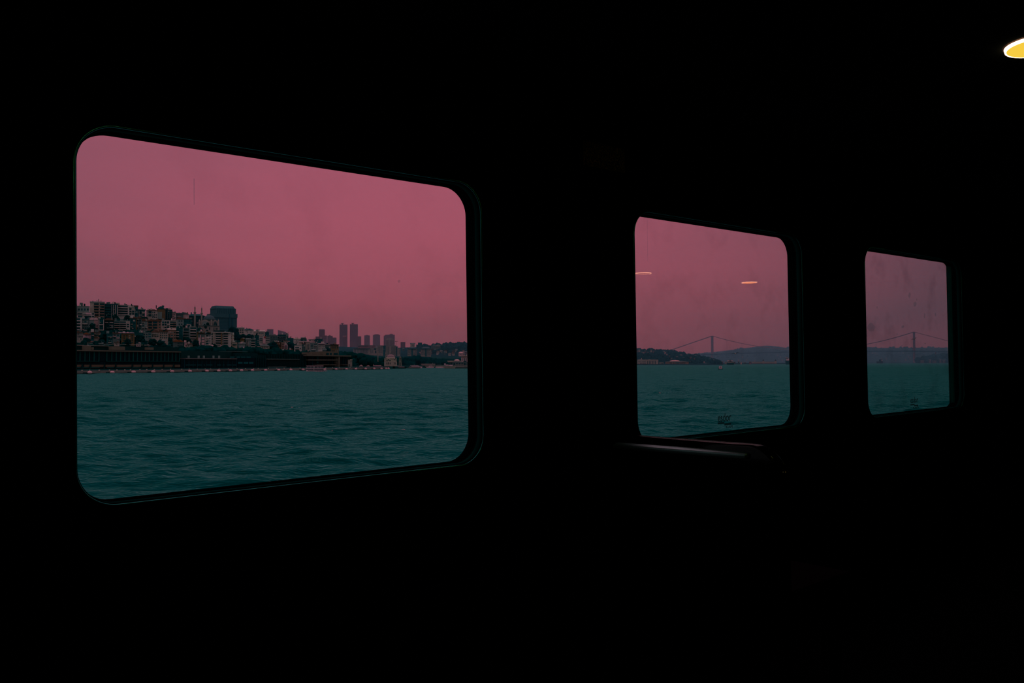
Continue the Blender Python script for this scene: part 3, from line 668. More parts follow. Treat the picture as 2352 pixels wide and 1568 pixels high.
B(317, 334, 711, 728, 'teal', 'dark two-storey house with pale columns between the skyline blocks', roof=('ridge', 'mid', 709), win=[('grid', 319, 333, 715, 727, 2, 2, .75, .75), ('cols', 319.5, 333, 714, 727, 2, .8, 'white')], name='house')
B(336, 362, 713, 732, 'cream', 'cream hip-roofed house with small square windows on the skyline', roof=('hip', 'brown', 709.5), win=[('grid', 349, 361, 714.5, 731, 3, 3, .6, .5), ('rect', 341, 348, 714, 719, 'glass', 'window'), ('rect', 341, 348, 721, 726, 'glass', 'window'), ('grid', 336.5, 340, 714, 726, 1, 3, .4, .4)], name='house')
B(360, 379, 709, 733, 'ochre', 'ochre gabled house under a broad dark roof on the skyline', roof=('gable', 'teal', 702.5), win=[('rect', 360, 372, 716, 732, 'grey', 'side_wall', 2.5), ('chim', 358, 360, 701, 708, 'dark', 'chimney'), ('chim', 371.5, 377, 701.3, 706, 'teal', 'chimney')], name='house')
B(379, 396, 711, 733, 'dark', 'stepped dark terrace block beside the ochre gable', win=[('grid', 380, 395, 712, 732, 3, 4, .55, .6), ('cols', 380, 395, 712, 732, 3, .5, 'grey'), ('chim', 380, 389, 707, 711.5, 'mid', 'penthouse')])
B(395, 404, 718, 736, 'pink', 'small pink house at the end of the stepped terrace', roof=('hip', 'mid', 715.5), win=[('grid', 396, 403, 720, 733, 2, 3, .5, .5)], name='house')
B(403, 421, 721, 738, 'mid', 'grey house with a dark roof below the skyline gap', roof=('ridge', 'dark', 718), win=[('grid', 405, 420, 723, 731, 4, 2, .5, .5)], name='house')
B(416, 434, 721.5, 738, 'pink', 'pale pink gable wall left of the minarets', roof=('gable', 'mid', 717), win=[('chim', 418.5, 423, 716.8, 721, 'dark', 'chimney'), ('chim', 429, 432, 717, 720, 'ochre', 'chimney')], name='house')
B(429, 470, 725, 748, 'dark', 'broad dark timber house behind the two minarets', roof=('hip', 'teal', 720), win=[('grid', 431, 468, 728, 745, 6, 3, .35, .6), ('chim', 438, 440.5, 717, 722, 'teal', 'chimney')], name='house')

# ------------------------------------------------------------------ second row
B(177, 217, 716.8, 731, 'white', 'long white terrace with a bright pink billboard', win=[('rect', 178, 189.5, 719, 721.6, 'glass', 'window'), ('rect', 196, 209, 718.6, 721.8, 'bright', 'billboard', .6), ('rect', 194, 209.5, 725, 728, 'glass', 'window'), ('rect', 211.5, 216, 719, 722, 'glass', 'window'), ('rect', 177.5, 189, 724, 727.5, 'teal', 'window'), ('rect', 211.5, 216, 725, 728, 'glass', 'window')])
B(165, 188, 728.5, 760, 'white', 'white balconied block at the very edge of the first window', win=[('bands', 166, 184.5, 730.5, 758, 4, .68, 'white')])
B(188, 204, 733, 760, 'mid', 'greenish cluttered house beside the edge balconies', roof=('ridge', 'teal', 730.5), win=[('grid', 189, 203, 735, 757, 3, 3, .6, .5), ('rect', 189, 201, 742, 744.5, 'white', 'balcony', 1)], name='house')
B(203, 216, 735, 761, 'grey', 'narrow grey house half hidden by a dark tree', win=[('grid', 204, 215, 737, 757, 2, 3, .6, .55)], name='house')
F = B(215, 226, 735, 760, 'pink', 'pink house with a rounded gable', win=[('grid', 216, 225, 745, 757, 2, 2, .5, .5)], name='house')
F.box('round_gable', P_('pink'), 215.3, 225.7, 728.8, 735, .1, 5, kind='arch')
B(226, 239, 732, 762, 'teal', 'slim dark house edged by a white column', win=[('grid', 229, 236, 734, 758, 1, 4, .7, .6), ('cols', 227.5, 238, 733, 760, 1, 1.3, 'white'), ('rect', 227, 238, 744.8, 746, 'white', 'balcony', .8), ('rect', 227, 238, 757, 758.4, 'white', 'balcony', .8)], name='house')
B(239, 262, 735.5, 762, 'dark', 'near-black timber house with thin white balcony rails and a red-brown roof', roof=('hip', 'brown', 730), win=[('rect', 251.5, 260, 740, 741, 'white', 'balcony', .8), ('rect', 251.5, 260, 746, 747, 'white', 'balcony', .8), ('rect', 251.5, 260, 752, 753, 'white', 'balcony', .8), ('rect', 241, 249, 740, 740.8, 'white', 'balcony', .8), ('grid', 241, 261, 741.5, 757, 3, 3, .6, .5)], name='house')
B(262, 276, 737, 760, 'grey', 'grey balconied half of the block beside the black timber house', win=[('bands', 262.5, 275, 738.5, 758, 4, .6, 'cream')])
B(275.5, 298.5, 736.5, 760, 'white', 'white banded block with roof terraces in the second row', win=[('bands', 276, 289.5, 738, 757.5, 4, .66, 'white'), ('grid', 290.5, 297.5, 738, 757, 1, 4, .75, .6), ('chim', 276, 287, 732, 737, 'mid', 'penthouse')])
B(298, 312, 731, 760, 'teal', 'dark balconied house under a red-brown roof', roof=('ridge', 'brown', 727), win=[('grid', 299, 311, 733, 757, 2, 4, .7, .55), ('rect', 300, 305, 750, 751, 'white', 'balcony', .8)], name='house')
B(311, 326, 731, 760, 'mid', 'cluttered ochre-edged house with awnings', roof=('hip', 'brown', 726.5), win=[('grid', 312, 325, 733, 757, 2, 4, .65, .55), ('rect', 311.5, 314.5, 732, 756, 'ochre', 'side_wall', .4), ('rect', 314.5, 319.5, 732.2, 733.2, 'white', 'awning', 1), ('rect', 322, 325.5, 744, 746.5, 'white', 'awning', 1)], name='house')
B(325, 338.5, 737, 760, 'grey', 'small house with one white-framed window under a brown roof', roof=('ridge', 'brown', 731), win=[('rect', 326, 332, 739, 742, 'white', 'window_frame', .4), ('rect', 327.5, 330.5, 740.4, 742, 'glass', 'window', .6), ('grid', 326, 338, 745, 757, 2, 2, .55, .5)], name='house')
B(338.5, 371, 737, 761, 'orange', 'orange-beige block with two wide bays and a red roof', roof=('hip', 'brown', 731.5),
  win=[('grid', 340.3, 349.5, 737, 755, 1, 3, .92, .68), ('grid', 351, 361.5, 737, 755, 1, 3, .92, .68), ('grid', 363.5, 370, 737, 754, 1, 3, .55, .42), ('chim', 350, 358, 731.8, 737, 'cream', 'dormer')])
B(371, 390, 735.2, 760, 'white', 'white-framed dark block joined to the orange-beige one', win=[('grid', 371.8, 389, 737, 754, 3, 3, .82, .78)])
B(389.5, 405.5, 736, 758, 'cream', 'cream block with orange balcony ends next to the white frame', win=[('bands', 390.5, 398, 738, 753.5, 3, .62, 'cream'), ('bands', 398, 404.5, 738.5, 753.8, 3, .5, 'orange')])
B(405, 422, 732.5, 754, 'grey', 'grey-green house under a low red-brown hip roof', roof=('hip', 'brown', 728), win=[('grid', 409, 420, 733.5, 748, 2, 2, .55, .4)], name='house')
B(421, 440, 732.5, 754, 'teal', 'dark green house with a rust roof edge below the minarets', roof=('ridge', 'brown', 730.5), win=[('grid', 422, 438, 734, 750, 3, 2, .5, .5)], name='house')

# ------------------------------------------------------------------ third row
B(170, 191, 764, 786, 'stone', 'pale stone building with three rows of tall windows at the window edge', roof=('hip', 'brown', 759.5), win=[('grid', 178, 190.5, 764.5, 781, 4, 3, .5, .68)])
B(191, 209.5, 767.5, 782, 'bright', 'bright pink facade with tall windows over an orange ground floor', roof=('hip', 'tile', 763), win=[('grid', 191.8, 208, 768, 772.6, 6, 1, .42, .9), ('grid', 191.8, 208, 774.4, 777.2, 6, 1, .45, .8), ('rect', 191.6, 208, 777.4, 781.5, 'ochre', 'ground_floor', .4)])
B(209, 216, 763, 784, 'teal', 'narrow dark house right of the pink facade', roof=('ridge', 'brown', 760), win=[('grid', 209.5, 215.5, 766, 779, 1, 3, .6, .5)], name='house')
B(215.5, 231, 763.5, 784, 'cream', 'cream and orange banded house above the dark tree', roof=('hip', 'brown', 759), win=[('grid', 217, 229, 763.5, 767, 4, 1, .45, .75), ('rect', 216.5, 227.5, 767.2, 769.6, 'ochre', 'band', .5), ('grid', 217, 228, 770, 773.2, 4, 1, .45, .8), ('rect', 216.5, 228, 773.6, 775.5, 'ochre', 'band', .5)], name='house')
B(245, 259, 766, 790, 'teal', 'dark teal house with a single white balcony line', win=[('rect', 247.2, 258, 773, 774, 'white', 'balcony', 1.2), ('grid', 247, 258, 767, 772, 3, 1, .4, .7), ('grid', 247, 258, 776, 785, 3, 2, .45, .5)], name='house')
B(259, 275, 766, 790, 'grey', 'grey house with white-framed upper windows', roof=('ridge', 'brown', 762.5), win=[('grid', 260, 274.5, 767, 779, 2, 2, .62, .62), ('rect', 268, 275, 775, 777, 'pink', 'awning', 1)], name='house')
B(278.5, 309, 766, 792, 'ochre', 'ochre block with four rows of dark round-headed windows', win=[('grid', 282, 307, 768.5, 788, 4, 4, .5, .5), ('rect', 272, 308, 763, 764.6, 'bright', 'roof_edge', 1.0)])
B(309, 329, 764, 788, 'teal', 'dark teal house between the ochre block and the grey one', win=[('grid', 311, 328, 766, 780, 3, 2, .5, .5)], name='house')  # walls in plain dark teal paint
B(328, 348, 763.5, 790, 'grey', 'grey house with square windows above dark garden trees', win=[('grid', 328.5, 339.5, 765, 776, 2, 2, .6, .5), ('grid', 340, 347.5, 764.5, 775.5, 1, 2, .8, .55)], name='house')
B(347, 366, 763, 790, 'cream', 'cream house under the west half of a wide brown hip roof', roof=('hip', 'brown', 757.5), win=[('grid', 348, 365, 764, 774, 3, 2, .55, .55), ('rect', 348, 363.5, 765.3, 766.2, 'white', 'balcony', .9)], name='house')
B(366, 386, 761.5, 790, 'cream', 'cream house with many balconies under the wide brown roof', roof=('ridge', 'brown', 756.5), win=[('grid', 367, 385.5, 762, 778, 4, 3, .55, .55)], name='house')
B(385.5, 404, 757, 783, 'orange', 'tall orange-beige block with scattered windows and white sills', roof=('ridge', 'cream', 753.5), win=[('grid', 387, 391, 759, 778, 1, 4, .7, .45), ('grid', 392, 397.5, 760, 780, 1, 3, .9, .35), ('grid', 399, 403.5, 760, 779, 1, 3, .7, .4), ('rect', 391.8, 397.6, 771.3, 772.3, 'white', 'sill', .8)])
B(404, 420, 753.5, 784, 'teal', 'dark block with thin pale balcony rails', win=[('bands', 404.5, 411, 756, 780, 4, .7, 'white'), ('grid', 412, 419, 756, 780, 2, 4, .5, .6)])
B(419, 435, 752.5, 784, 'mid', 'dark balconied block with white downpipes', win=[('bands', 421, 433, 755, 780, 4, .72, 'grey'), ('rect', 419.6, 421, 754, 770, 'white', 'downpipe', .4)])
B(434.5, 451, 750, 783, 'white', 'white block with deep staggered balconies below the mosque', win=[('bands', 437, 450.5, 751.5, 777, 4, .62, 'white'), ('rect', 434.5, 437, 750, 779, 'grey', 'pier', .8)])
B(452, 484, 762.5, 790, 'ochre', 'ochre gable wall behind the white balconied block', roof=('gable', 'orange', 758.5))
F = B(454.5, 470, 766, 796, 'mid', 'brown gabled house with pink panels between dark strips', roof=('gable', 'brown', 762), name='house')
for xa, xb, ya, yb in ((455.3, 459.2, 775, 792), (459.4, 461.2, 769, 786), (463.3, 466, 774.5, 779), (466.6, 469.3, 774.5, 779), (463.3, 466, 780.5, 785), (466.6, 469.3, 780.5, 785), (463.3, 469.3, 787, 792)): F.box('panel', P_('pink'), xa, xb, ya, yb, -.3, .1)
B(470.5, 485, 767.5, 796, 'white', 'white house with two columns of four windows under a dark gable', roof=('gable', 'dark', 762), win=[('grid', 472.5, 479.8, 768, 791.5, 1, 4, .8, .5), ('grid', 480.4, 483.8, 768, 791.5, 1, 4, .75, .45)], name='house')
B(484.5, 531, 763.5, 798, 'white', 'large cream-white apartment block with five floors of balconies', roof=None,
  win=[('bands', 495.8, 507, 765, 791, 5, .70, 'white'), ('bands', 513.5, 523.5, 765, 791, 5, .70, 'white'), ('grid', 485.5, 489, 765, 791, 1, 5, .7, .6), ('grid', 510.8, 513, 766, 791, 1, 5, .7, .7), ('rect', 489.8, 492.6, 763.5, 795, 'cream', 'pier', 1.2), ('rect', 507.6, 510, 763.5, 795, 'ochre', 'pier', 1.2), ('rect', 484.5, 529, 762, 763.6, 'white', 'cornice', 1.6), ('chim', 490, 516, 758.5, 763, 'dark', 'roof')])
B(527, 537.5, 768, 797, 'cream', 'cream side wing with small stacked balconies', win=[('grid', 529, 533, 770, 791, 1, 5, .6, .55), ('rect', 534, 538, 768, 769, 'white', 'balcony', 1), ('rect', 534, 538, 774.8, 775.8, 'white', 'balcony', 1), ('rect', 534, 538, 781, 782, 'white', 'balcony', 1)])
B(397.5, 421, 784.5, 800, 'mid', 'low house with a bright orange tiled roof near the quay', roof=('hip', 'tile', 779.3), win=[('grid', 407, 420, 786, 796, 3, 2, .55, .5)], name='house')
B(423.5, 431, 786.5, 800, 'pink', 'tiny square pink house above the terminal', win=[('grid', 424.5, 430, 789, 797, 2, 1, .4, .4)], name='house')
B(477.5, 489.5, 793.5, 804, 'pink', 'low pink shed in front of the large white apartments', roof=('ridge', 'pink', 792.5), win=[('grid', 478, 489, 796, 801, 3, 1, .3, .6)], name='house')

# ------------------------------------------------------------------ east part of the town
B(543, 561, 754, 775, 'cream', 'cream terrace house stepping down from the hotel', roof=('ridge', 'mid', 751.5), win=[('grid', 545, 560, 755.5, 770, 3, 3, .55, .5)], name='house')
B(559.5, 582.5, 757.5, 776, 'white', 'white hip-roofed house east of the hotel', roof=('hip', 'teal', 754), win=[('grid', 564, 571, 758, 765.5, 2, 2, .6, .45), ('grid', 572, 580, 758, 765.5, 1, 2, .6, .4)], name='house')
B(582, 608.5, 761, 778, 'cream', 'long low cream gable on the skyline east of the hotel', roof=('ridge', 'white', 757.5), win=[('grid', 589, 606, 762, 768, 4, 1, .5, .5), ('chim', 590, 596, 756.5, 760, 'dark', 'roof_tank')], name='house')
B(607, 618, 763, 782, 'teal', 'dark flat-roofed block stepping down from the long gable', win=[('grid', 608, 617, 765, 778, 3, 3, .4, .5)])
B(552, 561.5, 778.5, 800, 'ochre', 'yellow gable house against dark trees', roof=('gable', 'ochre', 775.5), win=[('grid', 553, 556, 781, 787, 1, 1, .5, .6)], name='house')
B(533, 545, 786, 800, 'cream', 'low cream house beside the yellow gable', win=[('grid', 534, 544, 788, 795, 3, 1, .5, .5)], name='house')
B(548, 563, 789, 806, 'grey', 'grey house with two bright doors below the yellow gable', roof=('ridge', 'mid', 786), win=[('rect', 550.5, 553.2, 796.2, 799.8, 'bright', 'door', .5), ('rect', 558, 561, 796.2, 799.4, 'bright', 'door', .5)], name='house')
B(564.5, 586.5, 779.5, 803, 'grey', 'grey-green block with pale columns and balconies', roof=('ridge', 'mid', 776), win=[('cols', 565.5, 571, 781, 797, 2, .7, 'white'), ('bands', 577, 585.5, 781, 797, 3, .70, 'white'), ('grid', 566, 571, 781, 797, 2, 3, .6, .8)])
B(584.5, 595, 770, 804, 'teal', 'tall dark teal block with rows of small windows', win=[('grid', 585.5, 594, 772, 799, 3, 7, .5, .5)])
B(595.5, 619.5, 772.5, 796, 'white', 'white apartment block flying a small red flag', win=[('bands', 596, 603, 775.5, 784.5, 2, .55, 'white'), ('bands', 610.5, 619, 773, 784.5, 3, .55, 'white'), ('rect', 603.8, 610, 772, 789, 'pink', 'stair_tower', 1.0), ('rect', 606.8, 610, 772.4, 775.4, 'red', 'flag', 1.4)])
B(596.5, 619, 794, 806, 'cream', 'low cream house below the flagged apartment block', roof=('hip', 'mid', 790.5), win=[('grid', 598, 617, 795, 799, 5, 1, .5, .6)], name='house')
B(617, 638, 770, 790, 'mid', 'grey hillside block beneath the first hazy tower', win=[('grid', 618, 637, 772, 785, 5, 3, .5, .5)])
B(638, 657, 768.5, 790, 'teal', 'dark teal office block under the slant-topped tower', win=[('bands', 639, 656, 770, 785, 4, .55, 'mid')])
B(656, 662.5, 768, 790, 'grey', 'narrow grey block with a thin mast', win=[('grid', 657, 662, 770, 785, 2, 4, .5, .5), ('chim', 662.2, 662.8, 762, 769, 'mid', 'mast')])
B(622, 646, 785.5, 806, 'tile', 'rust-orange apartment block with rows of dark windows', win=[('grid', 633.5, 647, 787, 801, 4, 3, .5, .5), ('rect', 646, 646.8, 785, 804, 'orange', 'pier', .6)])
B(646, 653.5, 786, 806, 'orange', 'orange-beige slice joined to the rust block', win=[('grid', 647, 653, 788, 803, 2, 3, .4, .5)])
B(652.5, 661, 791.5, 808, 'bright', 'bright pink balconied house end', win=[('bands', 653.5, 660, 793, 802.5, 3, .45, 'pink')], name='house')
B(660, 674, 776.5, 795, 'teal', 'flat dark block behind the pink house end', win=[('grid', 661, 673, 779, 789, 4, 3, .5, .5)])
B(674, 690, 778, 795, 'white', 'white house with rooftop chimneys mid slope', roof=('ridge', 'cream', 776), win=[('grid', 679, 689, 780, 785, 3, 1, .5, .5), ('chim', 679, 681, 774, 778, 'white', 'chimney')], name='house')
B(689.5, 704, 777, 795, 'mid', 'grey house with a flat pavilion roof on the skyline', win=[('rect', 689, 703.5, 776, 777, 'mid', 'roof_edge', 1), ('grid', 690, 703, 778.5, 784, 4, 1, .6, .7), ('chim', 691, 702, 774.5, 777, 'grey', 'pavilion')], name='house')
B(708.5, 725.5, 779.5, 796, 'pink', 'pale pink flat house with a dark band of windows', win=[('grid', 709.5, 724.5, 780.8, 783, 3, 1, .7, .8)], name='house')
B(687, 712, 784, 806, 'cream', 'long cream terrace wall mid slope', win=[('rect', 686, 718, 783.7, 785.3, 'pink', 'parapet', .8), ('grid', 703.5, 711, 790, 803, 2, 3, .6, .55)], name='house')
B(724, 741, 778.5, 800, 'teal', 'dark wooded-looking block under the tall hazy tower', win=[('grid', 725, 740, 780.5, 792, 5, 3, .5, .5)])
B(676, 693, 793, 812, 'white', 'white house with two deep balconies above the dark terminal', win=[('bands', 678, 687, 797, 808, 2, .5, 'white'), ('grid', 688, 691.5, 797, 803, 1, 1, .7, .5)], name='house')
B(693, 702, 789, 812, 'mid', 'grey-brown house wedged between white ones', roof=('ridge', 'brown', 786.5), win=[('grid', 694, 701, 791, 806, 2, 3, .5, .5)], name='house')
B(712, 731, 787.5, 812, 'grey', 'grey balconied house with a curved bay', win=[('grid', 713, 720, 790, 806, 2, 4, .5, .5), ('bands', 721, 728, 789.5, 802, 3, .6, 'white')], name='house')
B(729.5, 746.5, 788.5, 812, 'white', 'white house with a long flat canopy roof', win=[('rect', 729, 746.8, 788.6, 789.8, 'bright', 'canopy', 1.6), ('rect', 731, 746, 790, 792, 'glass', 'window', .3), ('grid', 731, 746, 794, 803, 4, 2, .55, .5)], name='house')
B(746, 760, 792, 812, 'mid', 'cluster house with pale gable between canopy house and yellow block', roof=('gable', 'stone', 789.5), win=[('grid', 747, 759, 794, 808, 3, 2, .45, .5)], name='house')
B(759.5, 778, 792, 816, 'ochre', 'yellow-brown block with flat dark roof above the curved terminal', win=[('rect', 758, 779, 790.5, 792.2, 'brown', 'roof_edge', 1), ('grid', 761, 777, 794, 810, 4, 2, .4, .6), ('chim', 766, 772, 787.5, 792, 'orange', 'stair_tower')])
LOWREF = ['just below the bright pink facade', 'under the big dark tree near the gallery roof', 'below the white-framed upper windows', 'low down beside the tall dark tree', 'under the grey square-windowed house', 'under the many-balconied brown roof', 'beside the tiny square pink house', 'left of the pink-panelled gable', 'at the foot of the large white apartments',
          'between the two bright doors and the teal block', 'under the flagged apartment block', 'under the rust-orange block', 'right of the pink house end', 'under the yellow-windowed terrace', 'behind the rust-orange block', 'beneath the slant-topped tower', 'under the long terrace wall', 'below the long flat canopy roof']
for i, (x, y, wd) in enumerate(((206, 786, 12), (232, 789, 10), (268, 786, 12), (318, 789, 11), (345, 784, 12), (372, 783, 14), (436, 790, 12), (448, 786, 9), (508, 799, 14), (570, 806, 12), (610, 803, 14), (648, 807, 12), (668, 803, 9), (720, 804, 9), (655, 783, 12), (628, 776, 9), (695, 786, 9), (745, 804, 9))):
    B(x - wd / 2, x + wd / 2, y, y + 12, ('grey', 'mid', 'cream', 'pink')[i % 4], 'small %s house %s' % (CWORD[('grey', 'mid', 'cream', 'pink')[i % 4]], LOWREF[i]), roof=(('hip', 'ridge')[i % 2], ('brown', 'mid')[i % 2], y - 3), win=[('grid', x - wd * .4, x + wd * .4, y + 1.5, y + 6, 3, 1, .5, .6)], name='house', group='small houses low on the hillside')

# ------------------------------------------------------------------ trees among the houses
for i, a in enumerate(((203, 219, 738, 764, 'dark tree in front of the pink rounded gable'), (226, 249, 763, 786, 'big dark tree below the near-black timber house'), (306, 331, 766, 794, 'tall dark tree right of the ochre block'),
          (341, 362, 776, 800, 'dark pointed tree below the grey square-windowed house'), (356, 378, 778, 806, 'dark bushy tree above the terminal beside the orange roof'), (466, 484, 739, 762, 'dark tree hiding the lower arch of the hilltop mosque'),
          (519, 547, 748, 782, 'huge dark tree under the hotel tower'), (545, 568, 765, 790, 'broad dark tree above the yellow gable'), (562, 584, 764, 786, 'dark tree left of the tall teal block'),
          (613, 640, 783, 806, 'dark round tree left of the rust-orange block'), (440, 456, 778, 802, 'dark tree between the white balconies and the pink-panelled house'), (488, 496, 788, 800, 'small dark tree at the foot of the large white apartments'),
          (656, 676, 782, 806, 'dark tree right of the pink house end'), (716, 730, 786, 806, 'dark tree by the curved bay house'), (284, 300, 776, 796, 'dark slim tree in front of the ochre block'), (640, 662, 800, 816, 'dark low tree above the wooden terminal'), (746, 760, 796, 814, 'dark tree left of the yellow-brown block'), (256, 272, 720, 736, 'dark tree under the three white uprights'), (282, 300, 722, 738, 'dark shrubby tree below the wide white skyline block'), (326, 340, 726, 740, 'dark tree under the pale-columned house'), (398, 412, 778, 796, 'dark tree behind the orange tiled roof'))):
    tree(*a, kind=i % 4)

# ------------------------------------------------------------------ hilltop mosque and its minarets
def minaret(xc, yt, yb, ybal, w, label, z, base, m='stone'):
    F = Facade('minaret', label, 'minaret', xc, z, base); sm = P_(m)
    _, H = F.loc(xc, yt); _, hb = F.loc(xc, ybal); wm = F.width(xc - w / 2, xc + w / 2, ybal); _, h0 = F.loc(xc, yb)
    up_ = H - hb; F.add('shaft', 'octo', sm, (0, 0, hb / 2), (wm, wm, hb))
    F.add('balcony', 'cyl', sm, (0, 0, hb), (wm * 1.55, wm * 1.55, up_ * .16)); F.add('upper_shaft', 'octo', sm, (0, 0, hb + up_ * .28), (wm * .74, wm * .74, up_ * .56))
    F.add('crown_ring', 'cyl', sm, (0, 0, hb + up_ * .56), (wm * .95, wm * .95, up_ * .06)); F.add('spire', 'cone', P_('lead'), (0, 0, hb + up_ * .72), (wm * .74, wm * .74, up_ * .28)); F.add('finial', 'cyl', P_('lead'), (0, 0, hb + up_ * .93), (wm * .1, wm * .1, up_ * .16))
    return F
kq = town_k(480, 763); zq = zshore(480) * kq; bq = town_h(480, kq) - 2
minaret(446.6, 700, 744, 717.3, 4.0, 'taller-looking minaret standing away from the hilltop dome', zq + 6, bq)
minaret(462.3, 702.5, 740, 719.3, 3.5, 'slim minaret close to the hilltop dome', zq + 8, bq)
F = Facade('mosque', 'hilltop mosque with a grey dome and big arched fronts below the hotel', 'mosque', 480, zq, bq, .0); st = P_('stone')
wq = F.width(456, 504, 745); F.box('wall', st, 457, 503, 737, None, 0, wq * .8); F.box('lower_storey', st, 455, 504.5, 748, None, -3, wq * .8 + 2); F.box('cornice', P_('mid'), 455, 504.5, 747.3, 748.4, -3.6, wq * .8)
F.box('arch', st, 460, 482, 733.5, 748, -1.2, 3, kind='arch'); F.box('arch_recess', P_('grey'), 463, 479, 737, 748, -1.7, 1, kind='arch'); F.box('arch', st, 488.5, 500.5, 734.5, 748, -1.2, 3, kind='arch'); F.box('arch_recess', P_('mid'), 490.5, 498.5, 737, 748, -1.6, 1, kind='arch')
for xa, xb, ya, yb in ((493, 495.2, 739, 743.5), (491, 493, 742.5, 746.7), (495.8, 498, 742.5, 746.7), (480.3, 482.5, 751.5, 757), (491, 492.3, 752, 758), (496, 497.5, 752.5, 757), (499, 500.3, 752.5, 757)): F.box('window', GLASS_DARK, xa, xb, ya, yb, -3.4 if ya > 748 else -1.9, 0)
for xc in (458, 485.6, 501.6):
    F.box('turret', st, xc - 1.9, xc + 1.9, 736, 748, -2.2, 1.8); F.box('turret_cap', st, xc - 1.5, xc + 1.5, 734, 736, -1.6, 1.2, kind='dome'); F.box('turret_finial', st, xc - .4, xc + .4, 731, 734.2, -.6, .0, kind='cone')
wd = F.width(466.5, 494, 733); _, h0 = F.loc(480, 733); _, h1 = F.loc(480, 722.5); _, h2 = F.loc(480, 737.5)
F.add('drum', 'cyl', P_('mid'), (F.loc(480.3, 735)[0], wq * .4, (h0 + h2) / 2), (wd * .96, wd * .96, h0 - h2)); F.add('dome', 'dome', P_('lead'), (F.loc(480.3, 735)[0], wq * .4, h0), (wd, wd, h1 - h0)); F.add('finial', 'cone', P_('ochre'), (F.loc(480.3, 735)[0], wq * .4, h1 + .6), (.9, .9, 1.6))

# ------------------------------------------------------------------ hotel tower behind the mosque
F = Facade('hotel_tower', 'broad blue-grey hotel tower with a sloping glazed top on the hilltop', 'tower', 520, 900, 20, .35); tm = P_('tower')
F.box('lower_block', tm, 495, 544.5, 720.5, None, 0, 22); F.box('ledge', tm, 494, 545.6, 719.8, 729, -1.0, 24); F.box('upper_block', P_('tower'), 497.5, 542, 708, 720.5, 1.5, 21)
a, h = F.loc(497.5, 708); b, _ = F.loc(542, 708); _, h2 = F.loc(520, 701.8)
v = [(a, 1.5, h), (b, 1.5, h), (b, 21, h), (a, 21, h)]; q = (b - a) * .055; v += [(a + q, 5, h2), (b - q, 5, h2), (b - q, 17, h2), (a + q, 17, h2)]
me = mesh_from('sloping_top', v, [(0, 1, 5, 4), (1, 2, 6, 5), (2, 3, 7, 6), (3, 0, 4, 7), (4, 5, 6, 7)]); me.materials.append(P_('steel')); obj('sloping_top', me, F.e)
F.box('recess_strip', P_('blue'), 526, 528.5, 720.8, None, -1.1, .5); F.box('recess_strip', P_('blue'), 533, 535.5, 730, None, -1.1, .5)
for i in range(10): F.box('fin', P_('blue'), 500 + i * 4.1, 500.7 + i * 4.1, 708, 719.8, 1.2, 2)
for i in range(8): F.box('window_band', P_('blue'), 496.5, 525.5, 730.5 + i * 3.2, 731.6 + i * 3.2, -.15, .3)

# ================================================================== hazy towers behind the town
def tower(x0, x1, yt, z, wall, label, yaw=0.0, stripes=0, extra=None, name='office_tower', bands=0):
    F = Facade(name, label, 'tower', (x0 + x1) / 2, z, 34, yaw); w = F.width(x0, x1, yt)
    F.box('wall', P_(wall), x0, x1, yt, None, 0, w * .8)
    for i in range(stripes):
        c = (x1 - x0) / stripes; F.box('window_strip', P_('violet'), x0 + c * (i + .28), x0 + c * (i + .72), yt + 1.5, yt + 40, -.4, .5)
    for i in range(bands):
        F.box('window_band', P_('violet'), x0 + .6, x1 - .6, yt + 2 + i * 3.6, yt + 3.8 + i * 3.6, -.4, .5)
    for nm, kind, m, xa, xb, ya, yb in (extra or ()): F.box(nm, P_(m), xa, xb, ya, yb, w * .2, w * .6, kind=kind)
    return F
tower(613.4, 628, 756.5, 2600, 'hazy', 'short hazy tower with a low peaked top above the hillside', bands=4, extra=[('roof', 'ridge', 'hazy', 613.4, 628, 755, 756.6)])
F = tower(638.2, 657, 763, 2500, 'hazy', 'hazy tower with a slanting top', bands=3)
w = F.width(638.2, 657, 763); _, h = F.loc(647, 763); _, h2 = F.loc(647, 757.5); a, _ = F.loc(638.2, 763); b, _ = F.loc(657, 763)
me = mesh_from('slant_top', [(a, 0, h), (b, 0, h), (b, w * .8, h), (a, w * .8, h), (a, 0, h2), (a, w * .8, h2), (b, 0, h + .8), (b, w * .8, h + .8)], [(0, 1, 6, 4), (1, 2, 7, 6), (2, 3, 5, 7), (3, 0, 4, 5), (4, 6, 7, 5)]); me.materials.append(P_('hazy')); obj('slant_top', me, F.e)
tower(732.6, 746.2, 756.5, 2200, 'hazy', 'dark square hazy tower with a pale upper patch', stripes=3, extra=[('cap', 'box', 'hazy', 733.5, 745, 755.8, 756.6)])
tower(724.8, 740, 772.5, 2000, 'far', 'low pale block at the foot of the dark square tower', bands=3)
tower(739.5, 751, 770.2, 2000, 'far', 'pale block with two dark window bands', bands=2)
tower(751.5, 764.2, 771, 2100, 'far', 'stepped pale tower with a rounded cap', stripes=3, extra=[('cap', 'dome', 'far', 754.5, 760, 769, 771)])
tower(763.8, 772.8, 775, 2300, 'hazy', 'narrow hazy block stepping down beside the rounded cap tower', bands=4)
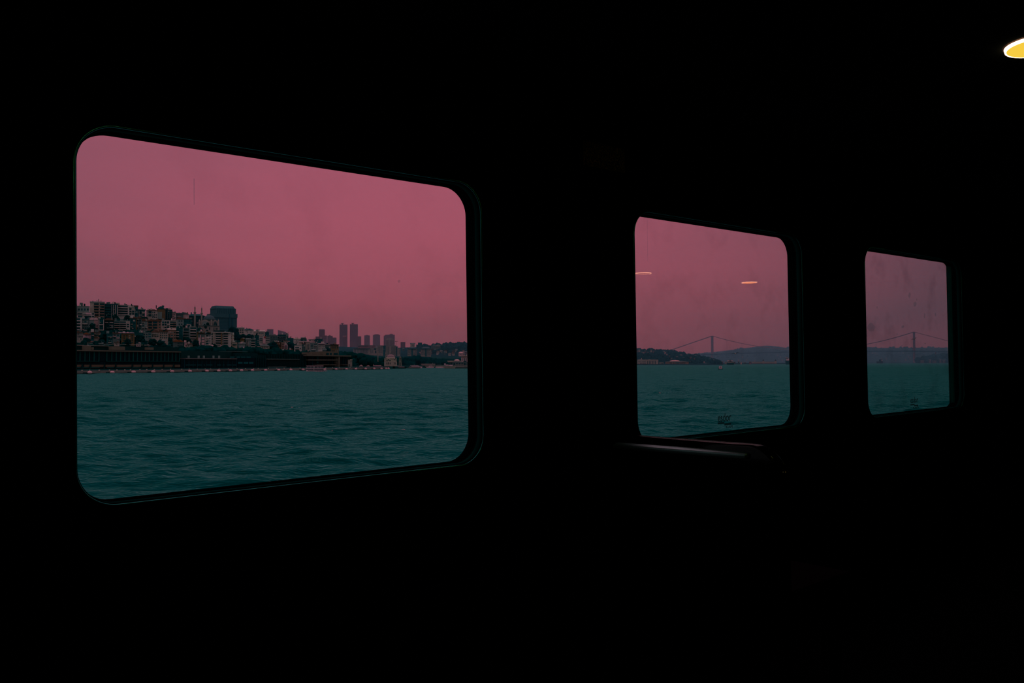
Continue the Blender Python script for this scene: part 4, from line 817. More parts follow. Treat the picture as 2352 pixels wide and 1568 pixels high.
for (x0, x1, yt, d0, d1, yd, lb) in ((779.8, 798.2, 745, 782.5, 790.2, 742, 'first of the two tall twin towers with a rooftop disc'), (803.6, 822, 744.3, 806.3, 813.8, 741.6, 'second of the two tall twin towers, nearer the low grey blocks')):
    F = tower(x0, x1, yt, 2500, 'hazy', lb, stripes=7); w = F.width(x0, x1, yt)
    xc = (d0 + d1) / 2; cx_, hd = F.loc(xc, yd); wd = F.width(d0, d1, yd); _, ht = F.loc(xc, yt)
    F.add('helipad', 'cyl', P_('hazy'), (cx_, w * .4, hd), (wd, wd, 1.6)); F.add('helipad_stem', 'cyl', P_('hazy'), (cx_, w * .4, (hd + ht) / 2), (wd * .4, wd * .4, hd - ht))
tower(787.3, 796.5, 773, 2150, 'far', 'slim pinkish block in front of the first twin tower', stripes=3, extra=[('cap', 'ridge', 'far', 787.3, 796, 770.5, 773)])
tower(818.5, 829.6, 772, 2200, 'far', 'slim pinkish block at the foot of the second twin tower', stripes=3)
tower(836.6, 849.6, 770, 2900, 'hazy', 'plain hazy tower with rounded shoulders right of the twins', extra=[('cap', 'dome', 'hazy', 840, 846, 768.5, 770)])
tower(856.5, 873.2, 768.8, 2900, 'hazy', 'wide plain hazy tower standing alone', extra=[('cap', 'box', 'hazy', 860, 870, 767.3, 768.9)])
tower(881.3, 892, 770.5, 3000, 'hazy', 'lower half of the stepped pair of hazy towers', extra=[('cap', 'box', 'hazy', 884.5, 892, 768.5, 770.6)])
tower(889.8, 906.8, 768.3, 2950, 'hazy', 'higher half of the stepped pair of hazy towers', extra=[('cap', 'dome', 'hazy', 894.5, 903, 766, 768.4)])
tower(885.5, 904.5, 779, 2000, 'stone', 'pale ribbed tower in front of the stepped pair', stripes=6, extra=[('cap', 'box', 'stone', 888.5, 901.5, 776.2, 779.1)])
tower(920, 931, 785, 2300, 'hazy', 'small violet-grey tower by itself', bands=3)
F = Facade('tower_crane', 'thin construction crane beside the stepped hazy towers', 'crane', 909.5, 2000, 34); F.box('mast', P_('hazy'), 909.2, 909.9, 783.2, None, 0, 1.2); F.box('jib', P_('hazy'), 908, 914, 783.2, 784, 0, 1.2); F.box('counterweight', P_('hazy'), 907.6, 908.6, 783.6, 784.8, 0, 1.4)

# ------------------------------------------------------------------ hotels and houses on the ridge behind the woods
def R_(x0, x1, yt, yb, wall, label, win=(), **kw): return B(x0, x1, yt, yb, wall, label, win=win, ridge=True, **kw)
R_(811.5, 850, 800, 820, 'stone', 'long low ribbed stone hotel above the woods', win=[('grid', 813, 849, 801, 812, 14, 1, .35, .95), ('rect', 811.5, 850, 799.3, 800.3, 'mid', 'roof_edge', 2)])
R_(822, 862, 793, 806, 'far', 'wide pale office slab beneath the plain hazy towers', win=[('rect', 822, 829, 794.2, 795.2, 'glass', 'window'), ('rect', 831, 845, 793.8, 795, 'brown', 'window')])
R_(850, 866.5, 799, 820, 'stone', 'stone wing with a dark square opening next to the ribbed hotel', win=[('grid', 858, 864.5, 799.5, 803.5, 1, 1, .8, .8), ('grid', 861, 865, 804.5, 811, 1, 1, .7, .9), ('grid', 851, 857, 801, 811, 4, 1, .35, .9)])
R_(866.8, 880, 793.5, 820, 'stone', 'tall ribbed stone block behind the slim waterside minaret', win=[('grid', 868, 878.5, 795.5, 811, 6, 1, .3, .95), ('rect', 876, 881, 794, 795, 'glass', 'window')])
R_(880, 886, 794, 820, 'teal', 'dark recess between two ribbed stone blocks', win=[('grid', 881, 885, 796, 812, 2, 4, .5, .5)])
R_(886, 910.2, 793.8, 820, 'stone', 'widest ribbed stone block behind the waterside mosque', win=[('grid', 887, 909.5, 795.5, 814, 12, 1, .28, .95), ('rect', 906, 909.6, 793, 794.6, 'stone', 'parapet', 1)])
R_(910.2, 913, 796, 820, 'teal', 'dark end wall of the widest ribbed block', win=[('grid', 910.6, 912.6, 798, 814, 1, 4, .5, .5)])
R_(912.5, 919.3, 800.5, 820, 'stone', 'short ribbed stone block above the clock tower', win=[('grid', 913.5, 918.5, 802, 814, 3, 1, .35, .9)])
for x0, x1, lb in ((936, 957.5, 'first hip-roofed grid-windowed hotel block above the woods'), (966.5, 990, 'second hip-roofed grid-windowed hotel block above the woods')):
    xm = (x0 + x1) / 2
    R_(x0, x1, 800, 822, 'stone', lb, roof=('hip', 'lead', 796.3), win=[('rect', x0, x1, 799.4, 801, 'teal', 'eaves', 1.5), ('grid', x0 + .4, xm - 2.2, 801.5, 815, 5, 6, .55, .55), ('rect', xm - 2.0, xm + 1.8, 800.4, 818, 'teal', 'recess', .5), ('grid', xm + 2.4, x1 - .6, 801.5, 816, 5, 6, .55, .55)])
R_(990, 1012, 794, 806, 'mid', 'long grey building on top of the wooded ridge', win=[('rect', 1000, 1011, 793.6, 794.6, 'pink', 'parapet', 1), ('chim', 994.8, 998.6, 788.5, 794, 'mid', 'roof_tower'), ('chim', 1003.5, 1009.5, 788.8, 794, 'mid', 'roof_hall')])
R_(956, 972, 792, 808, 'tower', 'violet-grey slab on the skyline between the hip-roofed hotels', win=[('grid', 957, 971, 793.5, 800, 6, 2, .5, .4), ('chim', 960, 969.5, 786.5, 792, 'teal', 'roof_garden')])
R_(942.5, 953, 789.5, 806, 'cream', 'pale gabled building on the skyline behind the first hip roof', roof=('ridge', 'mid', 787.3), win=[('grid', 943.5, 952, 791, 798, 3, 2, .45, .55)])
rnd = random.Random(9)
def ridge_zone(x): return 'behind the ribbed stone hotels' if x < 930 else 'between the hip-roofed hotels' if x < 968 else 'east of the hip-roofed hotels' if x < 1020 else 'above the domed pavilion'
for i, (x, wd, y) in enumerate(spots(rnd, 64, lambda n: rnd.uniform(832, 1130), lambda: rnd.uniform(4, 8), -2.5, lambda x: lerp(x, [832, 930, 985, 1075, 1130], [794, 793, 801, 802, 804]) + rnd.uniform(0, 13))):
    cw = ('pink', 'cream', 'far', 'mid', 'white')[i % 5]; rw = 'brown' if i % 3 else 'mid'
    R_(x - wd / 2, x + wd / 2, y, y + 5, cw, 'tiny %s house with a %s roof on the ridge %s' % (CWORD[cw], 'brown' if i % 3 else 'grey', ridge_zone(x)), roof=('hip', rw, y - 1.6), win=[('grid', x - wd * .4, x + wd * .4, y + 1, y + 3.4, 3, 1, .5, .7)], name='house', group='tiny houses on the ridge')
R_(1053.5, 1063.5, 810.5, 818, 'pink', 'small pink-white pavilion under the wooded ridge end', roof=('hip', 'pink', 807.5), win=[('grid', 1055, 1062, 812, 815, 3, 1, .4, .7)], name='pavilion')
B(1059.5, 1082, 817, 836, 'pink', 'pink palace front with tall arches by the far window frame', win=[('grid', 1060.5, 1081, 822, 829, 5, 1, .45, .9), ('rect', 1059, 1082, 816.3, 818, 'cream', 'cornice', 1), ('rect', 1059.5, 1082, 819.4, 820.4, 'orange', 'string_course', .6)], name='palace')

# ================================================================== waterside: mosque, clock tower, terminals, quay
def ground(x, k): return zshore(x) * k, 1.9
z_, b_ = ground(897, 1.06)
minaret(868, 801, 836, 812, 1.9, 'slender minaret standing apart from the waterside mosque', z_ + 10, b_); minaret(886, 803.5, 836, 813, 1.9, 'minaret beside the waterside dome', z_ + 12, b_)
F = Facade('mosque', 'waterside mosque with a tall pale dome among dark trees', 'mosque', 897, z_, b_); st = P_('cream')
wq = F.width(883, 912, 830); F.box('wall', st, 883.5, 911, 825, None, 0, wq * .8); F.box('lower_wing', st, 882.5, 912, 830.5, None, -2, wq * .9); F.box('arch', st, 886.5, 898.8, 822.5, 831, -1, 3, kind='arch'); F.box('arch', st, 903, 909.5, 822.8, 831, -1, 3, kind='arch')
for xa, xb, ya, yb in ((890.8, 893.8, 825, 827), (887.8, 890, 826.5, 829), (894.8, 897, 826.5, 829), (905.4, 907.2, 824.5, 826.5), (888, 889.2, 832, 836), (891.8, 893.2, 831.5, 836), (895.8, 897, 832, 836), (906.8, 908, 832, 836)): F.box('window', GLASS_DARK, xa, xb, ya, yb, -2.3 if ya > 830 else -1.3, 0)
for xc in (883.6, 910): F.box('turret', st, xc - .9, xc + .9, 822.5, 831, -1.5, .5); F.box('turret_cap', P_('lead'), xc - .7, xc + .7, 820.5, 822.5, -1.2, .2, kind='cone')
wd = F.width(888, 907.2, 820); cx_, h0 = F.loc(897.5, 820.3); _, h1 = F.loc(897.5, 813.5); _, h2 = F.loc(897.5, 825)
F.add('drum', 'cyl', st, (cx_, wq * .4, (h0 + h2) / 2), (wd * 1.08, wd * 1.08, h0 - h2)); F.add('dome', 'dome', P_('domed'), (cx_, wq * .4, h0), (wd, wd, h1 - h0)); F.add('finial', 'cone', P_('lead'), (cx_, wq * .4, h1 + .5), (.7, .7, 1.4))
F = Facade('clock_tower', 'ornate stone clock tower right of the waterside mosque', 'tower', 919.3, z_ + 4, b_); st = P_('stone')
for xa, xb, ya, yb in ((915.8, 923, 832, None), (916.3, 922.3, 826, 832), (916.8, 921.8, 821, 826), (917.6, 921, 818.5, 821)): F.box('tier', st, xa, xb, ya, yb, 0, 4)
for yy in (826, 832, 821): F.box('ledge', st, 915.9, 922.7, yy - .4, yy + .3, -.5, 4.5)
F.box('cap', P_('lead'), 918, 920.6, 816.6, 818.6, .8, 3.2, kind='cone'); F.box('clock_face', P_('dark'), 918.4, 920.3, 823, 824.8, -.3, .2); F.box('doorway', GLASS_DARK, 918.6, 919.8, 834, None, -.3, .2)

def along(name, label, cat, xa, xb, k, base=1.9): return Facade(name, label, cat, 0, 0, base, ends=((xa, zshore(xa) * k), (xb, zshore(xb) * k)))
BLACKGLASS = mat('terminal_glass', (.001, .022, .026), rough=.22, spec=.03, var=.3, scale=.2)
MULL = mat('teal_mullion', (.006, .19, .145), rough=.5, spec=.02); SLABM = mat('sandstone_slab', PAL['slab'], rough=.8, spec=.02, var=.15); AWN = mat('awning_ochre', (.135, .16, .092), rough=.9, spec=.02, var=.12)
# glass gallery
F = along('terminal_building', 'long dark glass gallery with upright mullions and ochre awnings along the quay', 'building', 110, 414, 1.07)
F.box('wall', BLACKGLASS, 112, 413.4, 807, None, .4, 22); F.box('roof_slab', SLABM, 110, 416, 804.6, 807, -1.2, 24); F.box('roof_house', mat('roof_house_dark', (.004, .06, .05), spec=.02), 112, 410, 794.5, 805, 6, 20)
xs = [118, 129, 140, 151, 162, 173, 184.4, 195.5, 206.3, 216.6, 228, 246, 257.5, 267.5, 277.5, 287.5, 297, 306.5, 316, 325.4, 334.4, 343.5, 352.6, 361.5, 370.4, 379, 387.5, 396, 404.5, 413]
for a, b in zip(xs[:-1], xs[1:]): F.box('glass_panel', BLACKGLASS, a + .4, b - .4, 807.2, 828.6, .1, .4)
for x in xs: F.box('mullion', MULL, x - .4, x + .4, 807, 829.4, -.4, .4)
F.box('rail', MULL, 112, 228.4, 829, 829.8, -.5, .4); F.box('rail', MULL, 245.6, 413.4, 829, 829.8, -.5, .4)
for a, b in ((118, 150), (155, 187), (194, 206), (211, 239), (243, 265), (269, 303), (307, 325), (327.5, 350), (353, 376), (378.5, 398), (402, 414)): F.box('awning', AWN, a, b, 837.2, 842.6, -1.5, -1)
for a, b in ((177, 229), (246, 340), (345, 398)): F.box('awning_edge', MULL, a, b, 843.4, 844.4, -1.6, -1)
for a, b, ya, yb in ((196, 209, 794, 804), (210, 215.5, 797, 803), (257, 287, 795.5, 803.5), (339.5, 353, 797.5, 803)): F.box('roof_screen', SLABM, a, b, ya, yb, 2, 4)
for a, b, y in ((150, 193, 792.2), (197, 250, 793.6), (242, 267, 790.2), (301, 328, 791.6), (334, 342, 792.3), (274, 290, 790.6)): F.box('parapet', P_('cream'), a, b, y - .4, y + .5, 5, 6)
for a, b in ((187.5, 193.5), (206.5, 210.5), (239.5, 243), (265.2, 269), (303.3, 306.7), (325.4, 327.2), (350.4, 352.6), (376.3, 378.3), (398.4, 401.6)): F.box('post', P_('dark'), a, b, 834, None, -2.6, -1.6, kind='cone')
# low glass blocks
F = along('terminal_building', 'low dark glass block with a pale roof line right of the gallery', 'building', 415, 546, 1.07)
F.box('wall', BLACKGLASS, 415.5, 545, 824.5, None, 0, 18); F.box('roof_slab', mat('pale_edge', (.14, .22, .18), spec=.02), 427, 545, 822.6, 824.2, -1, 18.5); F.box('upper_block', mat('roof_house_dark', (.004, .06, .05), spec=.02), 416, 545, 806.5, 823, 7, 18)
for x in (435, 458, 470, 492, 505): F.box('post', P_('grey'), x - .6, x + .6, 816.5, 822.6, 1, 2)
for a, b in ((427, 450), (453, 463), (468, 471), (474, 488), (499, 508), (512, 516), (521, 532), (535, 543)): F.box('awning_mark', P_('teal'), a, b, 837, 839, -.2, .1)  # short awning marks in teal paint
for x in range(424, 545, 10): F.box('mullion', P_('blue'), x - .25, x + .25, 825, None, -.15, .1)
F = along('terminal_building', 'dark terraced block with framed upper windows midway along the quay', 'building', 546, 614, 1.07)
F.box('wall', BLACKGLASS, 546.5, 613, 822, None, 0, 18); F.box('upper_block', P_('dark'), 540, 592, 810.5, 824, 5, 16); F.box('roof_slab', P_('mid'), 539, 569, 806.4, 807.6, 5, 16)
for a, b in ((529, 538.5), (544, 551), (554, 563.5), (566.5, 576)): F.box('upper_window', P_('teal'), a, b, 818.5, 823.5, 4.6, 5)
for a, b in ((547, 557), (560, 570), (572, 582)): F.box('lower_window', P_('teal'), a, b, 831, 835.5, -.2, .1)
for x in range(590, 613, 4): F.box('fin', P_('dark'), x - .5, x + .5, 815, None, -.6, .1)
F = along('terminal_building', 'dark timber-fronted terminal with a thin pale ledge', 'building', 615, 705, 1.07)
F.box('wall', mat('dark_timber', (.002, .030, .025), rough=.7, spec=.02), 614, 704.5, 813, None, 0, 18); F.box('ledge', P_('grey'), 614.5, 688.5, 824, 825, -1.2, .2)
for x in range(618, 704, 6): F.box('fin', P_('dark'), x - .3, x + .3, 814, 824 if x < 688 else None, -.5, .1)
for a, b in ((617, 658),): F.box('bench_wall', P_('grey'), a, b, 842, 843, -2, -1)
# sandstone terminal
F = along('terminal_building', 'sandstone terminal with stacked flat roofs and dark glass floors', 'building', 704, 808, 1.07)
F.box('wall', BLACKGLASS, 708, 800, 817.5, None, .5, 20); F.box('roof_slab', SLABM, 705, 807, 815.4, 818, -3, 22); F.box('floor_slab', SLABM, 708, 778, 825.4, 827.4, -2, 20); F.box('canopy', SLABM, 728, 757, 836.6, 838.2, -3, 2); F.box('canopy', SLABM, 758, 773, 836.6, 838.2, -3, 2); F.box('canopy', SLABM, 786.5, 803, 836.6, 838.2, -3, 2)
F.box('pier', SLABM, 777.8, 780.6, 817, None, -2.5, 1); F.box('pier', SLABM, 771.8, 774, 817.5, 834, -1, 1); F.box('pier', MULL, 729.8, 731, 817.5, 834, -.8, .5); F.box('pier', SLABM, 799.5, 805, 825.5, None, 0, 4)
for a, b, ya in ((711, 716.5, 809), (728, 736, 807.5), (743, 748.5, 808), (749, 777.5, 806.8)): F.box('roof_house', SLABM, a, b, ya, 815.5, 4, 10)
for a, b in ((750, 755.5), (758.5, 762), (767, 776)): F.box('roof_opening', GLASS_DARK, a, b, 810, 815, 3.8, 4.2)
for x in (718, 742, 754, 764, 788, 794): F.box('mullion', P_('blue'), x - .3, x + .3, 818, None, .2, .6)
# quay with its fenders
F = along('quay', None, None, 60, 893, 1.0, base=-1.2); F.e['kind'] = 'structure'
F.box('deck', P_('concrete'), 60, 893, 851.6 - 3.2, None, 0, 16)
A_, B_ = F.loc(60, 851)[0], F.loc(893, 847)[0]
F.e.children[0].location = ((A_ + B_) / 2, 8, (1.25 + 1.2) / 2); F.e.children[0].scale = (B_ - A_, 16, 1.25 + 1.2)
F.add('waterline_skirt', 'box', P_('dark'), ((A_ + B_) / 2, -.1, 1.2 + .05), (B_ - A_, .3, .5))
for x in (105, 155, 203.6, 255.3, 304.2, 349.5, 393, 434, 472.8, 500, 527, 552.5, 577.5, 608, 638, 666, 694, 718, 744, 770, 794, 815.5, 838, 857.8, 874.5, 885, 890.5):
    o = F.add('fender', 'ball', P_('fender'), (F.loc(x, 853)[0], -.65, 1.2 + .60), (2.1, 1.2, 1.1)); F.add('painted_fender_shade', 'box', P_('dark'), (F.loc(x, 853)[0] - 1.9, -.12, 1.2 + .3), (1.7, .2, .75))  # dark box stands in for the shade beside each fender
rnd = random.Random(4)
for i in range(40):
    x = 140 + i * 18.4 + rnd.uniform(-5, 5)
    F.add('bollard', 'cyl', P_('cream'), (F.loc(x, 851)[0], .8, 1.2 + 1.45), (.5, .5, .5))
# landing stage pavilions beyond the quay
for x0, x1, yt, yp, lb in ((824.5, 834.5, 841, 837, 'small white gabled kiosk at the end of the quay'), (841, 850.5, 841, 838.5, 'second small white kiosk beside a yacht')):
    z_, b_ = ground((x0 + x1) / 2, 1.04); F = Facade('kiosk', lb, 'kiosk', (x0 + x1) / 2, z_, b_); F.box('wall', P_('pink'), x0 + 1, x1 - 1, yt, None, 0, 4); a, h = F.loc(x0, yt); b, _ = F.loc(x1, yt); _, hp = F.loc(x0, yp); F.add('roof', 'gable', P_('pink'), ((a + b) / 2, 2, h), (b - a, 5, hp - h)); F.box('doorway', GLASS_DARK, (x0 + x1) / 2 - .8, (x0 + x1) / 2 + .8, yt + 1, None, -.1, .2)
F = Facade('waiting_hall', 'sandstone end hall with a sloping porch right of the terminal', 'building', 803, *ground(803, 1.04)); F.box('wall', P_('stone'), 799.5, 809, 827, None, 0, 6); F.box('porch', P_('cream'), 804, 809.6, 825, 827.2, -1, 6); F.box('doorway', GLASS_DARK, 801, 803, 836, None, -.1, .2)
F = Facade('ferry_pier', 'broad pale pier roof flaring outward behind moored boats', 'pier', 983, zshore(983) * 1.02, 1.0); a, h = F.loc(966, 835.2); b, _ = F.loc(1001, 835.2); _, h2 = F.loc(983, 839.5)
wv = b - a; v = [(a + wv * .08, 0, h2), (b - wv * .03, 0, h2), (b - wv * .03, 8, h2), (a + wv * .08, 8, h2), (a, -1, h), (b - wv * .04, -1, h), (b - wv * .04, 9, h), (a, 9, h)]
me = mesh_from('roof', v, [(0, 1, 5, 4), (1, 2, 6, 5), (2, 3, 7, 6), (3, 0, 4, 7), (4, 5, 6, 7), (3, 2, 1, 0)]); me.materials.append(P_('pink')); obj('roof', me, F.e); F.box('hall', P_('cream'), 968, 999.5, 839.5, None, .5, 7.5); F.box('mast', P_('white'), 993, 993.5, 833, 836, 1, 1.3)
F = Facade('dome_hall', 'low pavilion with a shallow dome beside the pink palace', 'pavilion', 1041, zshore(1041) * 1.12, 1.9); F.box('wall', P_('mid'), 1015, 1077, 831, None, 0, 14); F.box('roof_tier', P_('stone'), 1027, 1060, 827.8, 831, 1, 12); F.box('roof_edge', P_('cream'), 1013, 1040, 830, 831.2, -1, 14)
F.box('dome', P_('pink'), 1043.5, 1055.5, 824.6, 828, 2, 12, kind='dome')
for i in range(9): F.box('opening', GLASS_DARK, 1018 + i * 6, 1021 + i * 6, 833, 838, -.2, .1)

# ================================================================== boats
def hull_mesh(L, Wd, H, m, bow=1):
    n = 10; v, f = [], []
    for j, (hz, sc) in enumerate(((0, .72), (.45, .92), (1, 1))):
        for i in range(n + 1):
            t_ = i / n; wdt = Wd * .5 * sc * (1 - max(0, (t_ - .6) / .4) ** 1.8); xx = (t_ - .5) * L * (.92 + .08 * hz) * bow
            v += [(xx, -wdt - .02, hz * H + (.18 * H * max(0, t_ - .6) / .4 if j == 2 else 0)), (xx, wdt + .02, hz * H + (.18 * H * max(0, t_ - .6) / .4 if j == 2 else 0))]
    k = 2 * (n + 1)
    for j in range(2):
        for i in range(n):
            a = j * k + 2 * i; f += [(a, a + 2, a + k + 2, a + k), (a + 3, a + 1, a + k + 1, a + k + 3)]
        f.append((j * k + 1, j * k, (j + 1) * k, (j + 1) * k + 1))
    for i in range(n): a = 2 * k + 2 * i; f.append((a, a + 2, a + 3, a + 1))
    me = mesh_from('hull', v, f); bm = bmesh.new(); bm.from_mesh(me); bmesh.ops.recalc_face_normals(bm, faces=bm.faces); bm.to_mesh(me); bm.free(); me.materials.append(m); return me
def boat(name, label, x0, x1, yw, z, hullc, yh, decks, bow=1, yaw=0.0, cat='boat', group=None):
    F = Facade(name, label, cat, (x0 + x1) / 2, z, -.25, yaw, group); L = F.width(x0, x1, yw); _, hh = F.loc((x0 + x1) / 2, yh); wd = min(8, max(2.2, L * .24))
    hullc = 'bright' if hullc == 'white' else hullc
    obj('hull', hull_mesh(L, wd, max(.7, hh), P_(hullc), bow), F.e, (0, 0, 0))
    for nm, m, xa, xb, ya, yb in decks:
        m = {'white': 'bright', 'pink': 'bright'}.get(m, m)
        F.box(nm, GLASS_DARK if m == 'glass' else P_(m), xa, xb, ya, yb, -wd * (.36 if nm != 'window_band' else .375), wd * .36)
    return F
z_tour = 9800 / 22.6
F = boat('tour_boat', 'two-deck white tour boat with an open canopy off the quay', 703, 752, 853.7, z_tour, 'white', 851.2, [('cabin', 'white', 704, 747, 848.8, 851.4), ('window_band', 'glass', 706, 745, 849.6, 851), ('upper_deck', 'bright', 703.5, 742, 844.6, 846.2), ('under_deck', 'dark', 704, 743, 846.2, 849), ('canopy', 'bright', 703.5, 743, 839.8, 840.8), ('wheelhouse', 'white', 738, 744, 846, 850)])
for x in (707, 714, 722, 730, 737): F.box('post', P_('white'), x - .2, x + .2, 840.6, 845, -2, -1.8)
F.box('funnel_brace', P_('white'), 720.5, 721.6, 841, 850.5, -2.2, -2.0)
for x in (728, 732, 736, 740, 745): F.box('porthole', GLASS_DARK, x, x + 1.5, 851.2, 852.6, -2.6, -2.2)
zz = lambda y: 9800 / (y - HOR)
boat('motor_yacht', 'white motor yacht with a tall mast behind the end of the quay', 848, 889, 848.2, zz(846.8), 'white', 845.3, [('cabin', 'dark', 852.5, 862, 841.2, 845), ('saloon', 'white', 860, 880, 841, 845.4), ('flybridge', 'bright', 857, 876, 838.8, 840.2), ('window_band', 'glass', 862, 877, 842.2, 843.5), ('mast', 'white', 858, 858.6, 836, 839)], cat='yacht')
boat('motor_yacht', 'long low white yacht moored in front of the clock tower', 893, 934, 845.5, zz(846), 'dark', 843.4, [('deck_house', 'bright', 899, 929, 841.9, 843.2), ('saloon', 'white', 903, 921, 839.8, 841), ('flybridge', 'white', 895, 908, 837.6, 838.6), ('mast', 'white', 904, 905, 835.5, 840), ('window_band', 'glass', 900, 920, 840.9, 841.9)], cat='yacht')
boat('motor_yacht', 'white yacht with a sloping stern arch between clock tower and pier', 936, 966, 845, zz(845.4), 'mid', 843.2, [('deck_house', 'bright', 940, 964, 842, 843.2), ('saloon', 'white', 945, 963, 840, 841.4), ('flybridge', 'white', 942, 961, 838.9, 839.6), ('window_band', 'glass', 944, 962, 841.2, 842), ('mast', 'white', 951, 951.5, 836.5, 839)], cat='yacht')
boat('speed_boat', 'small bright boat under the flaring pier roof', 958, 970, 844.6, zz(845.2), 'bright', 842, [('cabin', 'white', 961, 966, 840.8, 842.2), ('window_band', 'glass', 962, 965.5, 841.2, 841.9)])
boat('ferry', 'white passenger ferry moored beyond the flaring pier', 1000, 1023, 844.6, zz(845), 'white', 842.3, [('cabin', 'stone', 1001, 1022, 839.2, 842.4), ('window_band', 'glass', 1002, 1021, 842.4, 843), ('canopy', 'mid', 1003, 1014, 836.6, 837.4)], cat='ferry')
boat('speed_boat', 'bright sloping motor boat heaped before the pier hall', 979, 997, 844.3, zz(844.9), 'bright', 842.4, [('windscreen', 'bright', 985, 993, 839.8, 842.4), ('window_band', 'glass', 986, 992, 841, 841.8)])
F = boat('ferry', 'large ferry with an upswept pale bow near the window frame', 1020, 1046, 845.8, zz(845.9), 'stone', 840, [('cabin', 'pink', 1023, 1040, 837.6, 839.8), ('window_band', 'glass', 1022, 1032, 839.4, 842.4), ('upper_deck', 'white', 1020, 1030, 837, 838.2), ('wheelhouse', 'white', 1020, 1024, 834.6, 836.4)], cat='ferry')
F = boat('ferry', 'two-deck ferry cut by the first window frame', 1043, 1082, 845.4, zz(845.7), 'mid', 843.4, [('cabin', 'stone', 1045, 1080, 839, 843.4), ('window_band', 'glass', 1047, 1079, 841.8, 843), ('white_band', 'bright', 1045, 1066, 840.4, 841.4), ('upper_deck', 'stone', 1046, 1065.5, 836.2, 837)], cat='ferry')
for x in (1052, 1059, 1065): F.box('post', P_('mid'), x - .3, x + .3, 837, 839.2, -2, -1.7)
boat('cabin_boat', 'tiny white cabin boat alone on the open water', 1649, 1660, 848.6, zz(848.2), 'dark', 846.6, [('cabin', 'bright', 1651.5, 1658.5, 840.4, 846.8), ('window_band', 'glass', 1653.5, 1656.5, 842, 843.6), ('rail', 'mid', 1650.5, 1651.2, 842, 846.6)])
F = boat('cargo_ship', 'dark green ship seen end-on before the hazy shore', 1669, 1686, 837.4, 1500, 'hull', 832.3, [('deck_house', 'cream', 1671, 1685, 830.5, 832.4), ('bridge_wing', 'pink', 1670, 1683.5, 827.4, 828.6), ('house', 'mid', 1672, 1682, 828.6, 830.6), ('funnel', 'dark', 1675.6, 1678.4, 826.4, 831), ('stern_ramp', 'hull', 1682, 1687.5, 832, 834)], cat='ship')
F = boat('cargo_ship', 'dark freighter half hidden by the edge of the middle window', 1803.5, 1836, 836.2, 1700, 'hull', 827.6, [('deck_house', 'pink', 1806, 1812.5, 822.5, 827.8), ('bridge_wing', 'bright', 1803.8, 1810, 820.2, 821.2), ('house', 'mid', 1804.5, 1811, 821.2, 824), ('funnel', 'dark', 1812.5, 1817, 812, 828)], cat='ship')
boat('tug_boat', 'tiny rust-hulled tug beneath the far bridge deck', 2013, 2028, 832.6, 2900, 'brown', 829.8, [('house', 'dark', 2019, 2025, 825.2, 830), ('wheelhouse', 'pink', 2023.5, 2026.5, 826.6, 828.6)], cat='ship')

# ================================================================== far shore in the second and third windows
def shore_house(x0, x1, yt, z, base, wall, label, roof=None, win=(), name='palace', yaw=0, **kw): return B(x0, x1, yt, None, wall, label, roof=roof, win=win, z=z, base=base, name=name, yaw=yaw, deep=18, **kw)
F = shore_house(1463.5, 1512, 826, 1435, 0, 'cream', 'long arcaded waterside palace at the edge of the middle window', win=[('grid', 1466, 1484, 829, 831.8, 9, 1, .45, .9), ('grid', 1466, 1484, 832.8, 836, 9, 1, .45, .9), ('grid', 1486, 1511, 828, 836, 7, 1, .4, .95)])
for xa, xb, yt in ((1464, 1478, 824.6), (1479, 1486, 824.8), (1487, 1496, 824.4), (1497, 1506, 825)): F.box('curved_gable', P_('cream'), xa, xb, yt, 826.2, .5, 10, kind='arch')
F.box('chimney', P_('pink'), 1472.8, 1474.2, 822.3, 826, 4, 6)
F = shore_house(1528, 1582, 830.6, 1440, 0, 'orange', 'pink columned waterside hall with a shallow domed roof', roof=('hip', 'mid', 828.6), win=[('grid', 1538, 1549, 831.6, 837, 6, 1, .4, .95), ('grid', 1562, 1574, 831.6, 837, 6, 1, .4, .95), ('rect', 1552, 1561, 831, 834, 'mid', 'porch', 1)])
F.box('dome', P_('pink'), 1538, 1562, 826.8, 829.4, 2, 14, kind='dome')
shore_house(1514, 1524, 832, 1436, 0, 'stone', 'small pale boathouse left of the shallow domed hall', win=[('grid', 1515, 1523, 833, 836, 3, 1, .5, .8)], name='house')
rnd = random.Random(12)
for i, (x, wd, _) in enumerate(spots(rnd, 15, lambda n: rnd.uniform(1583, 1624) if n < 6 else rnd.uniform(1650, 1725), lambda: rnd.uniform(3, 7), .6)):
    y = rnd.uniform(829, 834); cw = ('pink', 'cream', 'far', 'mid')[i % 4]
    shore_house(x - wd / 2, x + wd / 2, y, (1500 if x < 1640 else 1800) + rnd.uniform(0, 20), 0, cw, 'tiny %s house on the low shore %s' % (CWORD[cw], 'left of the hazy mosque' if x < 1640 else 'between the green ship and the barracks'), roof=('ridge', 'mid', y - 1), win=[('grid', x - wd * .4, x + wd * .4, y + 1, y + 2.6, 2, 1, .5, .7)], name='house', group='tiny houses on the hazy shore')
